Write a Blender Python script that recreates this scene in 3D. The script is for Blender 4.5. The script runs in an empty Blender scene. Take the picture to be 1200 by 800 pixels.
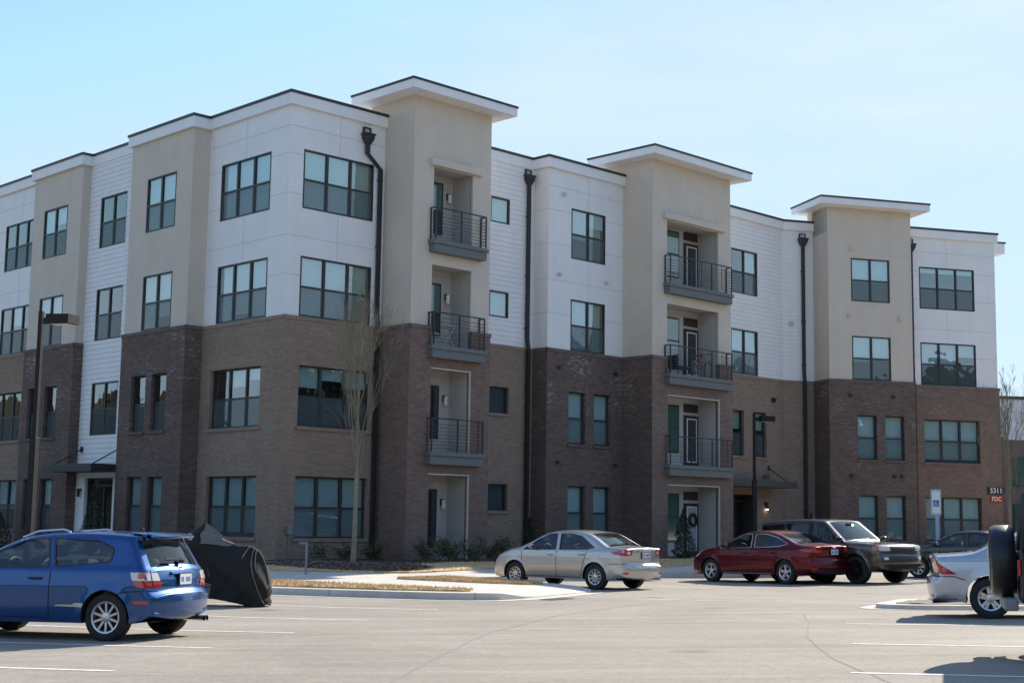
import bpy, bmesh, math, random
from mathutils import Vector, Matrix
from mathutils.geometry import delaunay_2d_cdt, intersect_point_line
R = math.radians
PI = math.pi
random.seed(7)
C = bpy.context.scene.collection

# ------------------------------------------------------------------ camera, sky, sun, exposure
EYE = 1.75
cam_d = bpy.data.cameras.new('camera'); cam = bpy.data.objects.new('camera', cam_d); C.objects.link(cam)
cam_d.sensor_width = 36; cam_d.lens = 49.86; cam_d.clip_end = 2000; cam_d.clip_start = .1
cam.matrix_world = Matrix.Translation((0, 0, EYE)) @ Matrix.Rotation(R(90 + 7.09), 4, 'X') @ Matrix.Rotation(R(.852), 4, 'Z')
bpy.context.scene.camera = cam
SUN_EL, SUN_AZ = 33.0, 54.0            # azimuth measured from +X towards +Y
w = bpy.data.worlds.new('World'); bpy.context.scene.world = w; w.use_nodes = True
nt = w.node_tree; bg = nt.nodes['Background']
sky = nt.nodes.new('ShaderNodeTexSky'); sky.sky_type = 'NISHITA'; sky.sun_disc = False
sky.sun_elevation = R(SUN_EL); sky.sun_rotation = R(90 - SUN_AZ); sky.altitude = 100
sky.air_density = 1.0; sky.dust_density = .2; sky.ozone_density = 1.0
# thin high cirrus as part of the sky itself
tc = nt.nodes.new('ShaderNodeTexCoord'); mp = nt.nodes.new('ShaderNodeMapping'); mp.inputs['Scale'].default_value = (1.2, 1.2, 5.0)
mp.inputs['Rotation'].default_value = (0, R(14), 0)
nz = nt.nodes.new('ShaderNodeTexNoise'); nz.inputs['Scale'].default_value = 2.2; nz.inputs['Detail'].default_value = 7; nz.inputs['Roughness'].default_value = .6
rp = nt.nodes.new('ShaderNodeValToRGB'); rp.color_ramp.elements[0].position = .5; rp.color_ramp.elements[1].position = .85
rp.color_ramp.elements[1].color = (.5, .5, .5, 1)
mx = nt.nodes.new('ShaderNodeMixRGB'); mx.inputs['Color2'].default_value = (4.1, 4.4, 4.6, 1)
nt.links.new(tc.outputs['Generated'], mp.inputs['Vector']); nt.links.new(mp.outputs[0], nz.inputs['Vector'])
nt.links.new(nz.outputs['Fac'], rp.inputs['Fac']); nt.links.new(rp.outputs['Color'], mx.inputs['Fac'])
tint = nt.nodes.new('ShaderNodeMixRGB'); tint.blend_type = 'MULTIPLY'; tint.inputs['Fac'].default_value = 1; tint.inputs['Color2'].default_value = (.90, .975, 1.15, 1)
lim = nt.nodes.new('ShaderNodeMixRGB'); lim.blend_type = 'DARKEN'; lim.inputs['Fac'].default_value = .93; lim.inputs['Color2'].default_value = (2.75, 3.6, 4.3, 1)
nt.links.new(sky.outputs[0], tint.inputs['Color1']); nt.links.new(tint.outputs[0], lim.inputs['Color1']); nt.links.new(lim.outputs[0], mx.inputs['Color1']); nt.links.new(mx.outputs[0], bg.inputs['Color'])
bg.inputs['Strength'].default_value = .15
sun_d = bpy.data.lights.new('sun', 'SUN'); sun_d.energy = 5.0; sun_d.angle = R(.53); sun_d.color = (1, .93, .82)
sun = bpy.data.objects.new('sun', sun_d); C.objects.link(sun)
sd = Vector((math.cos(R(SUN_EL)) * math.cos(R(SUN_AZ)), math.cos(R(SUN_EL)) * math.sin(R(SUN_AZ)), math.sin(R(SUN_EL))))
sun.rotation_euler = sd.to_track_quat('Z', 'Y').to_euler(); sun.location = (20, 40, 60)
vs = bpy.context.scene.view_settings
vs.view_transform = 'Standard'; vs.look = 'None'; vs.exposure = .62; vs.gamma = 1; vs.use_curve_mapping = False
bpy.context.scene.cycles.max_bounces = 8
bpy.context.scene.cycles.transparent_max_bounces = 16

# ------------------------------------------------------------------ materials
M = {}
def streak(m, lo, hi):
    t = m.node_tree; b = t.nodes['Principled BSDF']; src = b.inputs['Base Color'].links[0].from_socket
    tcn = t.nodes.new('ShaderNodeTexCoord'); mp_ = t.nodes.new('ShaderNodeMapping'); mp_.inputs['Scale'].default_value = (1.6, 1.6, .3)
    n = t.nodes.new('ShaderNodeTexNoise'); n.inputs['Scale'].default_value = 1.4; n.inputs['Detail'].default_value = 6; n.inputs['Roughness'].default_value = .6
    t.links.new(tcn.outputs['Object'], mp_.inputs['Vector']); t.links.new(mp_.outputs[0], n.inputs['Vector'])
    mr = t.nodes.new('ShaderNodeMapRange'); mr.inputs['From Min'].default_value = .3; mr.inputs['From Max'].default_value = .6; mr.inputs['To Min'].default_value = lo; mr.inputs['To Max'].default_value = hi
    t.links.new(n.outputs['Fac'], mr.inputs['Value']); mu = t.nodes.new('ShaderNodeMixRGB'); mu.blend_type = 'MULTIPLY'; mu.inputs['Fac'].default_value = 1
    t.links.new(src, mu.inputs['Color1']); t.links.new(mr.outputs[0], mu.inputs['Color2']); t.links.new(mu.outputs[0], b.inputs['Base Color'])
def mat(name, col, rough=.6, metal=0, spec=.5, coat=0, noise=0, nscale=8, bump=0, bscale=60, emit=None, ior=None, coord='Object'):
    m = bpy.data.materials.new(name); m.use_nodes = True; t = m.node_tree; b = t.nodes['Principled BSDF']
    b.inputs['Base Color'].default_value = (*col, 1); b.inputs['Roughness'].default_value = rough
    b.inputs['Metallic'].default_value = metal; b.inputs['Specular IOR Level'].default_value = spec
    b.inputs['Coat Weight'].default_value = coat; b.inputs['Coat Roughness'].default_value = .04
    if ior: b.inputs['IOR'].default_value = ior
    tcn = t.nodes.new('ShaderNodeTexCoord')
    if noise:
        n = t.nodes.new('ShaderNodeTexNoise'); n.inputs['Scale'].default_value = nscale; n.inputs['Detail'].default_value = 6; n.inputs['Roughness'].default_value = .65
        t.links.new(tcn.outputs[coord], n.inputs['Vector'])
        r = t.nodes.new('ShaderNodeValToRGB'); e = r.color_ramp.elements
        e[0].position = .3; e[1].position = .7
        e[0].color = (*[c * (1 - noise) for c in col], 1); e[1].color = (*[min(1, c * (1 + noise)) for c in col], 1)
        t.links.new(n.outputs['Fac'], r.inputs['Fac']); t.links.new(r.outputs['Color'], b.inputs['Base Color'])
    if bump:
        n = t.nodes.new('ShaderNodeTexNoise'); n.inputs['Scale'].default_value = bscale; n.inputs['Detail'].default_value = 4
        t.links.new(tcn.outputs[coord], n.inputs['Vector'])
        bp = t.nodes.new('ShaderNodeBump'); bp.inputs['Strength'].default_value = bump; bp.inputs['Distance'].default_value = .02
        t.links.new(n.outputs['Fac'], bp.inputs['Height']); t.links.new(bp.outputs[0], b.inputs['Normal'])
    if emit:
        b.inputs['Emission Color'].default_value = (*emit[0], 1); b.inputs['Emission Strength'].default_value = emit[1]
    M[name] = m
    return m

def brick(name, c1, c2, mortar, patch=(.5, .47, .44), patch_amt=.5):
    m = bpy.data.materials.new(name); m.use_nodes = True; t = m.node_tree; b = t.nodes['Principled BSDF']
    b.inputs['Roughness'].default_value = .9; b.inputs['Specular IOR Level'].default_value = .25
    uv = t.nodes.new('ShaderNodeUVMap'); uv.uv_map = 'uv'
    bt = t.nodes.new('ShaderNodeTexBrick'); bt.inputs['Scale'].default_value = 1
    bt.inputs['Brick Width'].default_value = .24; bt.inputs['Row Height'].default_value = .081; bt.inputs['Mortar Size'].default_value = .006
    bt.inputs['Mortar Smooth'].default_value = .2; bt.inputs['Bias'].default_value = 0
    bt.inputs['Color1'].default_value = (*c1, 1); bt.inputs['Color2'].default_value = (*c2, 1); bt.inputs['Mortar'].default_value = (*mortar, 1)
    t.links.new(uv.outputs[0], bt.inputs['Vector'])
    n1 = t.nodes.new('ShaderNodeTexNoise'); n1.inputs['Scale'].default_value = .45; n1.inputs['Detail'].default_value = 5
    t.links.new(uv.outputs[0], n1.inputs['Vector'])
    r1 = t.nodes.new('ShaderNodeMapRange'); r1.inputs['From Min'].default_value = .3; r1.inputs['From Max'].default_value = .7
    r1.inputs['To Min'].default_value = .92; r1.inputs['To Max'].default_value = 1.08
    t.links.new(n1.outputs['Fac'], r1.inputs['Value'])
    mu = t.nodes.new('ShaderNodeMixRGB'); mu.blend_type = 'MULTIPLY'; mu.inputs['Fac'].default_value = 1
    t.links.new(bt.outputs['Color'], mu.inputs['Color1']); t.links.new(r1.outputs[0], mu.inputs['Color2'])
    # efflorescence: pale bricks in patches (their own cells, near the top of the wall)
    st = t.nodes.new('ShaderNodeMapping'); st.inputs['Scale'].default_value = (4.2, 12.35, 1)
    wn = t.nodes.new('ShaderNodeTexNoise'); wn.inputs['Scale'].default_value = 1.0; wn.inputs['Detail'].default_value = 1
    t.links.new(uv.outputs[0], st.inputs['Vector']); t.links.new(st.outputs[0], wn.inputs['Vector'])
    n2 = t.nodes.new('ShaderNodeTexNoise'); n2.inputs['Scale'].default_value = .9; n2.inputs['Detail'].default_value = 2
    t.links.new(uv.outputs[0], n2.inputs['Vector'])
    sx = t.nodes.new('ShaderNodeSeparateXYZ'); t.links.new(uv.outputs[0], sx.inputs[0])
    zr = t.nodes.new('ShaderNodeMapRange'); zr.inputs['From Min'].default_value = 3; zr.inputs['From Max'].default_value = 7.6
    zr.inputs['To Min'].default_value = .15; zr.inputs['To Max'].default_value = 1; t.links.new(sx.outputs[1], zr.inputs['Value'])
    g1 = t.nodes.new('ShaderNodeMapRange'); g1.inputs['From Min'].default_value = .55; g1.inputs['From Max'].default_value = .62; t.links.new(wn.outputs['Fac'], g1.inputs['Value'])
    g2 = t.nodes.new('ShaderNodeMapRange'); g2.inputs['From Min'].default_value = .5; g2.inputs['From Max'].default_value = .68; t.links.new(n2.outputs['Fac'], g2.inputs['Value'])
    m1 = t.nodes.new('ShaderNodeMath'); m1.operation = 'MULTIPLY'; t.links.new(g1.outputs[0], m1.inputs[0]); t.links.new(g2.outputs[0], m1.inputs[1])
    m2 = t.nodes.new('ShaderNodeMath'); m2.operation = 'MULTIPLY'; t.links.new(m1.outputs[0], m2.inputs[0]); t.links.new(zr.outputs[0], m2.inputs[1])
    m3 = t.nodes.new('ShaderNodeMath'); m3.operation = 'MULTIPLY'; m3.inputs[1].default_value = patch_amt; t.links.new(m2.outputs[0], m3.inputs[0])
    ef = t.nodes.new('ShaderNodeMixRGB'); ef.inputs['Color2'].default_value = (*patch, 1)
    t.links.new(m3.outputs[0], ef.inputs['Fac']); t.links.new(mu.outputs[0], ef.inputs['Color1']); t.links.new(ef.outputs[0], b.inputs['Base Color'])
    bp = t.nodes.new('ShaderNodeBump'); bp.inputs['Strength'].default_value = .5; bp.inputs['Distance'].default_value = .01; bp.invert = True
    t.links.new(bt.outputs['Fac'], bp.inputs['Height']); t.links.new(bp.outputs[0], b.inputs['Normal'])
    M[name] = m

brick('brick_dark', (.160, .112, .092), (.112, .077, .063), (.17, .15, .135))
brick('brick_mid', (.225, .152, .120), (.168, .112, .089), (.19, .17, .155), patch_amt=.3)
brick('brick_light', (.315, .228, .168), (.248, .178, .130), (.24, .205, .175), patch_amt=.12)
mat('panel', (.80, .79, .77), .55, noise=.035, nscale=.7, bump=.03)
mat('joint', (.55, .53, .50), .7)
mat('siding', (.79, .78, .765), .6, noise=.03, nscale=1.5)
mat('stucco', (.615, .535, .44), .85, noise=.05, nscale=.8, bump=.15, bscale=90)
mat('trim', (.82, .81, .79), .5, noise=.02, nscale=1)
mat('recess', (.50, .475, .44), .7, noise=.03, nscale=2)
mat('cap', (.035, .04, .048), .45, metal=.3)
mat('frame', (.030, .026, .024), .42)
mat('gutter', (.022, .022, .025), .38)
mat('rail', (.045, .05, .055), .4, metal=.4)
mat('slab', (.14, .15, .15), .6, noise=.08, nscale=3)
mat('canopy', (.045, .055, .058), .4, metal=.4)
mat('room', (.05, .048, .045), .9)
mat('blind', (.72, .74, .70), .7)
mat('blind_dark', (.15, .16, .165), .8)
mat('blind2', (.50, .58, .42), .8)
mat('door_dark', (.035, .022, .018), .35, coat=.3)
mat('roof', (.5, .5, .49), .9)
mat('lamp_glass', (.8, .78, .7), .3)
mat('lit', (1, .95, .8), .3, emit=((1, .9, .7), 9))
mat('white_metal', (.55, .54, .52), .5)
mat('grey_metal', (.22, .22, .215), .55)
mat('pole_black', (.016, .016, .016), .65, spec=.25)
for k_ in ('panel', 'siding', 'stucco', 'trim'): streak(M[k_], .965, 1.01)
def blind_slats(name, col, step=.05, dark=.55):
    m = mat(name, col, .65); t = m.node_tree; b = t.nodes['Principled BSDF']
    tcn = t.nodes.new('ShaderNodeTexCoord'); wv = t.nodes.new('ShaderNodeTexWave'); wv.bands_direction = 'Z'; wv.wave_profile = 'SAW'
    wv.inputs['Scale'].default_value = 1 / step / PI * 1.0
    t.links.new(tcn.outputs['Object'], wv.inputs['Vector'])
    r = t.nodes.new('ShaderNodeValToRGB'); r.color_ramp.elements[0].color = (*[c * dark for c in col], 1); r.color_ramp.elements[1].color = (*col, 1)
    r.color_ramp.elements[0].position = .1; r.color_ramp.elements[1].position = .3
    t.links.new(wv.outputs['Fac'], r.inputs['Fac']); t.links.new(r.outputs['Color'], b.inputs['Base Color'])
blind_slats('slat_blind', (.62, .66, .62), .075)
def glass(name, tint, refl=.22, rough=.012, wav=.02):
    m = bpy.data.materials.new(name); m.use_nodes = True; t = m.node_tree; t.nodes.clear()
    o = t.nodes.new('ShaderNodeOutputMaterial'); mx_ = t.nodes.new('ShaderNodeMixShader'); tr = t.nodes.new('ShaderNodeBsdfTransparent'); gl = t.nodes.new('ShaderNodeBsdfGlossy')
    tr.inputs['Color'].default_value = (*tint, 1); gl.inputs['Roughness'].default_value = rough; gl.inputs['Color'].default_value = (.92, .97, 1, 1)
    fw_ = t.nodes.new('ShaderNodeLayerWeight'); fw_.inputs['Blend'].default_value = .5; fr = t.nodes.new('ShaderNodeMath'); fr.operation = 'POWER'; fr.inputs[1].default_value = 4; t.links.new(fw_.outputs['Facing'], fr.inputs[0])
    mr = t.nodes.new('ShaderNodeMapRange'); mr.inputs['To Min'].default_value = refl; mr.inputs['To Max'].default_value = 1
    t.links.new(fr.outputs[0], mr.inputs['Value']); t.links.new(mr.outputs[0], mx_.inputs[0]); t.links.new(tr.outputs[0], mx_.inputs[1]); t.links.new(gl.outputs[0], mx_.inputs[2])
    t.links.new(mx_.outputs[0], o.inputs[0])
    if wav:
        tcn = t.nodes.new('ShaderNodeTexCoord'); n = t.nodes.new('ShaderNodeTexNoise'); n.inputs['Scale'].default_value = 1.6; n.inputs['Detail'].default_value = 1
        bp = t.nodes.new('ShaderNodeBump'); bp.inputs['Strength'].default_value = 1; bp.inputs['Distance'].default_value = wav
        t.links.new(tcn.outputs['Object'], n.inputs['Vector']); t.links.new(n.outputs['Fac'], bp.inputs['Height']); t.links.new(bp.outputs[0], gl.inputs['Normal'])
    M[name] = m
glass('glass', (.68, .83, .87), .24, .012, .005)
glass('dark_glass', (.10, .11, .11), .06, .01, 0)
glass('car_glass', (.45, .52, .47), .07, .01, 0)
glass('lens_glass', (.9, .92, .95), .12, .05, 0)
m = bpy.data.materials.new('screen'); m.use_nodes = True; t = m.node_tree; t.nodes.clear()
o = t.nodes.new('ShaderNodeOutputMaterial'); a_ = t.nodes.new('ShaderNodeMixShader'); a_.inputs[0].default_value = .42
tr = t.nodes.new('ShaderNodeBsdfTransparent'); df = t.nodes.new('ShaderNodeBsdfDiffuse'); df.inputs['Color'].default_value = (.13, .17, .175, 1)
t.links.new(tr.outputs[0], a_.inputs[1]); t.links.new(df.outputs[0], a_.inputs[2]); t.links.new(a_.outputs[0], o.inputs[0]); M['screen'] = m

# ground materials
def asphalt():
    m = bpy.data.materials.new('asphalt'); m.use_nodes = True; t = m.node_tree; b = t.nodes['Principled BSDF']; b.inputs['Roughness'].default_value = .88
    b.inputs['Specular IOR Level'].default_value = .3
    tcn = t.nodes.new('ShaderNodeTexCoord')
    def noise(s, d, sc=None, dist=0):
        n = t.nodes.new('ShaderNodeTexNoise'); n.inputs['Scale'].default_value = s; n.inputs['Detail'].default_value = d; n.inputs['Roughness'].default_value = .7; n.inputs['Distortion'].default_value = dist
        if sc:
            mp_ = t.nodes.new('ShaderNodeMapping'); mp_.inputs['Scale'].default_value = sc; mp_.inputs['Rotation'].default_value = (0, 0, R(22))
            t.links.new(tcn.outputs['Object'], mp_.inputs['Vector']); t.links.new(mp_.outputs[0], n.inputs['Vector'])
        else: t.links.new(tcn.outputs['Object'], n.inputs['Vector'])
        return n
    a1 = noise(55, 8); a2 = noise(.18, 5, None, .6); a3 = noise(1.2, 4, (.25, 1.6, 1), .3)
    r = t.nodes.new('ShaderNodeValToRGB'); e = r.color_ramp.elements; e[0].position = .28; e[1].position = .75; e[0].color = (.203, .174, .139, 1); e[1].color = (.482, .424, .344, 1)
    t.links.new(a1.outputs['Fac'], r.inputs['Fac'])
    def mul(prev, n, lo, hi, a=.3, bb=.7):
        mr = t.nodes.new('ShaderNodeMapRange'); mr.inputs['From Min'].default_value = a; mr.inputs['From Max'].default_value = bb; mr.inputs['To Min'].default_value = lo; mr.inputs['To Max'].default_value = hi
        t.links.new(n.outputs['Fac'], mr.inputs['Value']); mu = t.nodes.new('ShaderNodeMixRGB'); mu.blend_type = 'MULTIPLY'; mu.inputs['Fac'].default_value = 1
        t.links.new(prev, mu.inputs['Color1']); t.links.new(mr.outputs[0], mu.inputs['Color2']); return mu.outputs[0]
    c = mul(r.outputs['Color'], a2, .80, 1.15); c = mul(c, a3, .88, 1.09); c = mul(c, noise(9, 6), .86, 1.12); c = mul(c, noise(22, 2), 1.0, 1.7, .70, .80); c = mul(c, noise(.6, 5, (.12, 3.0, 1), .8), .88, 1.0, .35, .5)
    # oil spots
    vo = t.nodes.new('ShaderNodeTexVoronoi'); vo.inputs['Scale'].default_value = .35; t.links.new(tcn.outputs['Object'], vo.inputs['Vector'])
    mr = t.nodes.new('ShaderNodeMapRange'); mr.inputs['From Min'].default_value = .03; mr.inputs['From Max'].default_value = .13; mr.inputs['To Min'].default_value = .55; mr.inputs['To Max'].default_value = 1
    t.links.new(vo.outputs['Distance'], mr.inputs['Value']); mu = t.nodes.new('ShaderNodeMixRGB'); mu.blend_type = 'MULTIPLY'; mu.inputs['Fac'].default_value = 1
    t.links.new(c, mu.inputs['Color1']); t.links.new(mr.outputs[0], mu.inputs['Color2']); t.links.new(mu.outputs[0], b.inputs['Base Color'])
    bp = t.nodes.new('ShaderNodeBump'); bp.inputs['Strength'].default_value = .55; bp.inputs['Distance'].default_value = .012
    t.links.new(a1.outputs['Fac'], bp.inputs['Height']); t.links.new(bp.outputs[0], b.inputs['Normal'])
    M['asphalt'] = m
asphalt()
mat('concrete', (.58, .53, .455), .85, noise=.14, nscale=2.5, bump=.2, bscale=70)
mat('paint_line', (.74, .71, .65), .8, noise=.28, nscale=11)
mat('crack', (.262, .234, .194), .95)
mat('dry_grass', (.60, .43, .22), .95, noise=.38, nscale=9, bump=1, bscale=45)
mat('grass_blade', (.62, .45, .24), .9, noise=.3, nscale=3)
mat('mulch', (.060, .036, .026), .97, noise=.6, nscale=24, bump=1, bscale=22)
mat('far_ground', (.20, .17, .11), .95, noise=.3, nscale=.1)
mat('iron', (.10, .095, .09), .7, metal=.3, noise=.3, nscale=20)
mat('added_skyline', (.045, .045, .034), .9, noise=.4, nscale=.3)
mat('leaf_dark', (.026, .040, .018), .6, noise=.5, nscale=5)
mat('leaf_olive', (.060, .066, .026), .6, noise=.5, nscale=5)
mat('twig', (.21, .185, .125), .85, noise=.2, nscale=20)
mat('bark', (.23, .21, .145), .85, noise=.25, nscale=12)
mat('bark_red', (.19, .12, .09), .85, noise=.25, nscale=12)
# car materials
def paint(name, col, metal=.55, rough=.30, coat=1):
    m = mat(name, col, rough, metal=metal, coat=coat); b = m.node_tree.nodes['Principled BSDF']; b.inputs['Coat Roughness'].default_value = .03
    t = m.node_tree; n = t.nodes.new('ShaderNodeTexNoise'); n.inputs['Scale'].default_value = 3; tcn = t.nodes.new('ShaderNodeTexCoord'); t.links.new(tcn.outputs['Object'], n.inputs['Vector'])
    mr = t.nodes.new('ShaderNodeMapRange'); mr.inputs['To Min'].default_value = rough - .05; mr.inputs['To Max'].default_value = rough + .1
    t.links.new(n.outputs['Fac'], mr.inputs['Value']); t.links.new(mr.outputs[0], b.inputs['Roughness'])
paint('paint_blue', (.007, .066, .22), .7, .28, .8)
paint('paint_champagne', (.50, .475, .44), .7, .33)
paint('paint_red', (.13, .007, .011), .8, .32, .5)
paint('paint_bronze', (.075, .058, .050), .6, .3)
paint('paint_black', (.008, .008, .010), .1, .25)
paint('paint_silver', (.48, .50, .54), .7, .33)
paint('paint_navy', (.008, .009, .012), 0, .45, .15)
mat('rubber', (.018, .018, .018), .8, noise=.2, nscale=15)
mat('alloy', (.62, .62, .62), .3, metal=.85)
mat('plastic', (.02, .02, .021), .5)
mat('underbody', (.012, .012, .012), .9)
mat('seam', (.006, .006, .007), .6)
mat('interior', (.10, .095, .085), .8)
mat('seat_cloth', (.22, .20, .17), .9)
mat('red_lens', (.45, .012, .010), .15, coat=1)
mat('clear_lens', (.62, .60, .58), .12, coat=1)
mat('amber_lens', (.50, .10, .02), .15, coat=1)
mat('chrome', (.75, .75, .75), .12, metal=1)
mat('plate', (.62, .66, .70), .4)
mat('plate_mark', (.10, .14, .30), .5)
mat('fabric_black', (.022, .021, .020), .8, spec=.25, bump=.9, bscale=5)
mat('fabric_gray', (.17, .155, .14), .9, bump=.5, bscale=9)
mat('sign_black', (.012, .015, .018), .5)
mat('sign_red', (.42, .02, .015), .5)
mat('sign_white', (.75, .78, .76), .5)
mat('sign_blue', (.02, .09, .42), .5)
mat('sign_green', (.05, .28, .12), .5)
mat('post_blue', (.34, .40, .52), .5)
mat('wreath', (.09, .05, .03), .9, noise=.5, nscale=30)
mat('bike_red', (.35, .02, .03), .4)

# ------------------------------------------------------------------ helpers
def tag(o, label=None, cat=None, group=None, kind=None):
    if label: o['label'] = label
    if cat: o['category'] = cat
    if group: o['group'] = group
    if kind: o['kind'] = kind
    return o
def empty(name, loc, rz=0, label=None, cat=None, group=None):
    o = bpy.data.objects.new(name, None); C.objects.link(o); o.location = loc; o.rotation_euler = (0, 0, rz); o.empty_display_size = .3
    return tag(o, label, cat, group)
class MB:
    def __init__(s): s.v = []; s.f = []; s.m = []; s.uv = []; s.uvs = False
    def quad(s, pts, mi=0, uv=None):
        i = len(s.v); s.v += [tuple(p) for p in pts]; s.f.append(tuple(range(i, i + len(pts)))); s.m.append(mi)
        s.uv += (uv if uv else [(0, 0)] * len(pts)); s.uvs = s.uvs or bool(uv)
    def box(s, x0, x1, y0, y1, z0, z1, mi=0):
        v = [(x0, y0, z0), (x1, y0, z0), (x1, y1, z0), (x0, y1, z0), (x0, y0, z1), (x1, y0, z1), (x1, y1, z1), (x0, y1, z1)]
        i = len(s.v); s.v += v; s.uv += [(0, 0)] * 8
        for q in ((0, 3, 2, 1), (4, 5, 6, 7), (0, 1, 5, 4), (1, 2, 6, 5), (2, 3, 7, 6), (3, 0, 4, 7)): s.f.append(tuple(i + k for k in q)); s.m.append(mi)
    def tube(s, pts, rad, n=8, mi=0, cap=True):
        pts = [Vector(p) for p in pts]; rs = rad if isinstance(rad, (list, tuple)) else [rad] * len(pts)
        base = len(s.v); up = Vector((0, 0, 1)); prev = None
        for k, p in enumerate(pts):
            d = (pts[min(k + 1, len(pts) - 1)] - pts[max(k - 1, 0)]).normalized()
            if prev is None: a = d.cross(up if abs(d.z) < .9 else Vector((1, 0, 0))).normalized()
            else: a = (prev - d * prev.dot(d)).normalized()
            prev = a; b = d.cross(a)
            for j in range(n):
                t_ = 2 * PI * j / n; s.v.append(tuple(p + (a * math.cos(t_) + b * math.sin(t_)) * rs[k])); s.uv.append((0, 0))
        for k in range(len(pts) - 1):
            for j in range(n):
                a0 = base + k * n + j; a1 = base + k * n + (j + 1) % n
                s.f.append((a0, a1, a1 + n, a0 + n)); s.m.append(mi)
        if cap:
            s.f.append(tuple(base + j for j in range(n))[::-1]); s.m.append(mi)
            e = base + (len(pts) - 1) * n; s.f.append(tuple(e + j for j in range(n))); s.m.append(mi)
    def lathe(s, prof, n=32, axis='y', c=(0, 0, 0), mi=0):
        """prof: (offset along axis, radius)"""
        base = len(s.v)
        for (h, r) in prof:
            for j in range(n):
                t_ = 2 * PI * j / n; a, b = r * math.cos(t_), r * math.sin(t_)
                p = {'y': (a, h, b), 'z': (a, b, h), 'x': (h, a, b)}[axis]; s.v.append((p[0] + c[0], p[1] + c[1], p[2] + c[2])); s.uv.append((0, 0))
        for k in range(len(prof) - 1):
            for j in range(n):
                a0 = base + k * n + j; a1 = base + k * n + (j + 1) % n
                s.f.append((a0, a1, a1 + n, a0 + n)); s.m.append(mi)
    def build(s, name, mats, parent=None, smooth=False, bevel=0, loc=(0, 0, 0), rz=0, merge=False, angle=35):
        me = bpy.data.meshes.new(name); me.from_pydata(s.v, [], s.f)
        if not isinstance(mats, (list, tuple)): mats = [mats]
        for x in mats: me.materials.append(M[x])
        for p, k in zip(me.polygons, s.m): p.material_index = k
        if s.uvs:
            l = me.uv_layers.new(name='uv')
            for lp in me.loops: l.data[lp.index].uv = s.uv[lp.vertex_index]
        bm = bmesh.new(); bm.from_mesh(me)
        if merge: bmesh.ops.remove_doubles(bm, verts=bm.verts, dist=.0004)
        if not s.uvs: bmesh.ops.recalc_face_normals(bm, faces=bm.faces)
        bm.to_mesh(me); bm.free()
        if smooth:
            for p in me.polygons: p.use_smooth = True
            me.set_sharp_from_angle(angle=R(angle))
        o = bpy.data.objects.new(name, me); C.objects.link(o); o.location = loc; o.rotation_euler = (0, 0, rz)
        if parent: o.parent = parent
        if bevel:
            b = o.modifiers.new('bevel', 'BEVEL'); b.width = bevel; b.segments = 2; b.limit_method = 'ANGLE'
        return o
def copy_tree(o, parent=None):
    c = o.copy(); C.objects.link(c)
    if parent: c.parent = parent
    for ch in list(o.children): copy_tree(ch, c)
    return c
def pip(x, y, poly):
    ins = False; n = len(poly); j = n - 1
    for i in range(n):
        xi, yi = poly[i]; xj, yj = poly[j]
        if (yi > y) != (yj > y) and x < (xj - xi) * (y - yi) / (yj - yi) + xi: ins = not ins
        j = i
    return ins
def dseg(px, py, a, b):
    ax, ay = a; bx, by = b; dx, dy = bx - ax, by - ay; L = dx * dx + dy * dy
    t_ = 0 if L == 0 else max(0, min(1, ((px - ax) * dx + (py - ay) * dy) / L))
    return math.hypot(px - ax - t_ * dx, py - ay - t_ * dy)
def dpoly(x, y, pts, closed=False):
    r = min(dseg(x, y, pts[i], pts[i + 1]) for i in range(len(pts) - 1))
    return min(r, dseg(x, y, pts[-1], pts[0])) if closed else r
def cdt(outer, holes=(), inner=()):
    """constrained triangulation; returns verts, triangles inside outer (holes excluded by caller)"""
    vs_ = []; es = []
    for loop in [outer] + list(holes):
        i = len(vs_); vs_ += [Vector(p) for p in loop]; es += [(i + k, i + (k + 1) % len(loop)) for k in range(len(loop))]
    vs_ += [Vector(p) for p in inner]
    ov, oe, of, *_ = delaunay_2d_cdt(vs_, es, [], 0, 1e-5)
    out = []
    for f in of:
        cx = sum(ov[i].x for i in f) / 3; cy = sum(ov[i].y for i in f) / 3
        if pip(cx, cy, outer) and not any(pip(cx, cy, h) for h in holes): out.append(tuple(f))
    return [(v.x, v.y) for v in ov], out
def densify(poly, step, closed=True):
    out = []; n = len(poly)
    for i in range(n if closed else n - 1):
        a = poly[i]; b = poly[(i + 1) % n]; k = max(1, int(math.hypot(b[0] - a[0], b[1] - a[1]) / step))
        out += [(a[0] + (b[0] - a[0]) * j / k, a[1] + (b[1] - a[1]) * j / k) for j in range(k)]
    if not closed: out.append(poly[-1])
    return out
def rounded(poly, r, n=4):
    out = []; N = len(poly)
    for i in range(N):
        p0, p1, p2 = Vector(poly[i - 1]), Vector(poly[i]), Vector(poly[(i + 1) % N])
        rr = min(r, (p0 - p1).length * .45, (p2 - p1).length * .45)
        a = p1 + (p0 - p1).normalized() * rr; b = p1 + (p2 - p1).normalized() * rr
        for k in range(n + 1):
            t_ = k / n; out.append(tuple((1 - t_) ** 2 * a + 2 * t_ * (1 - t_) * p1 + t_ * t_ * b))
    return out
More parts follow.
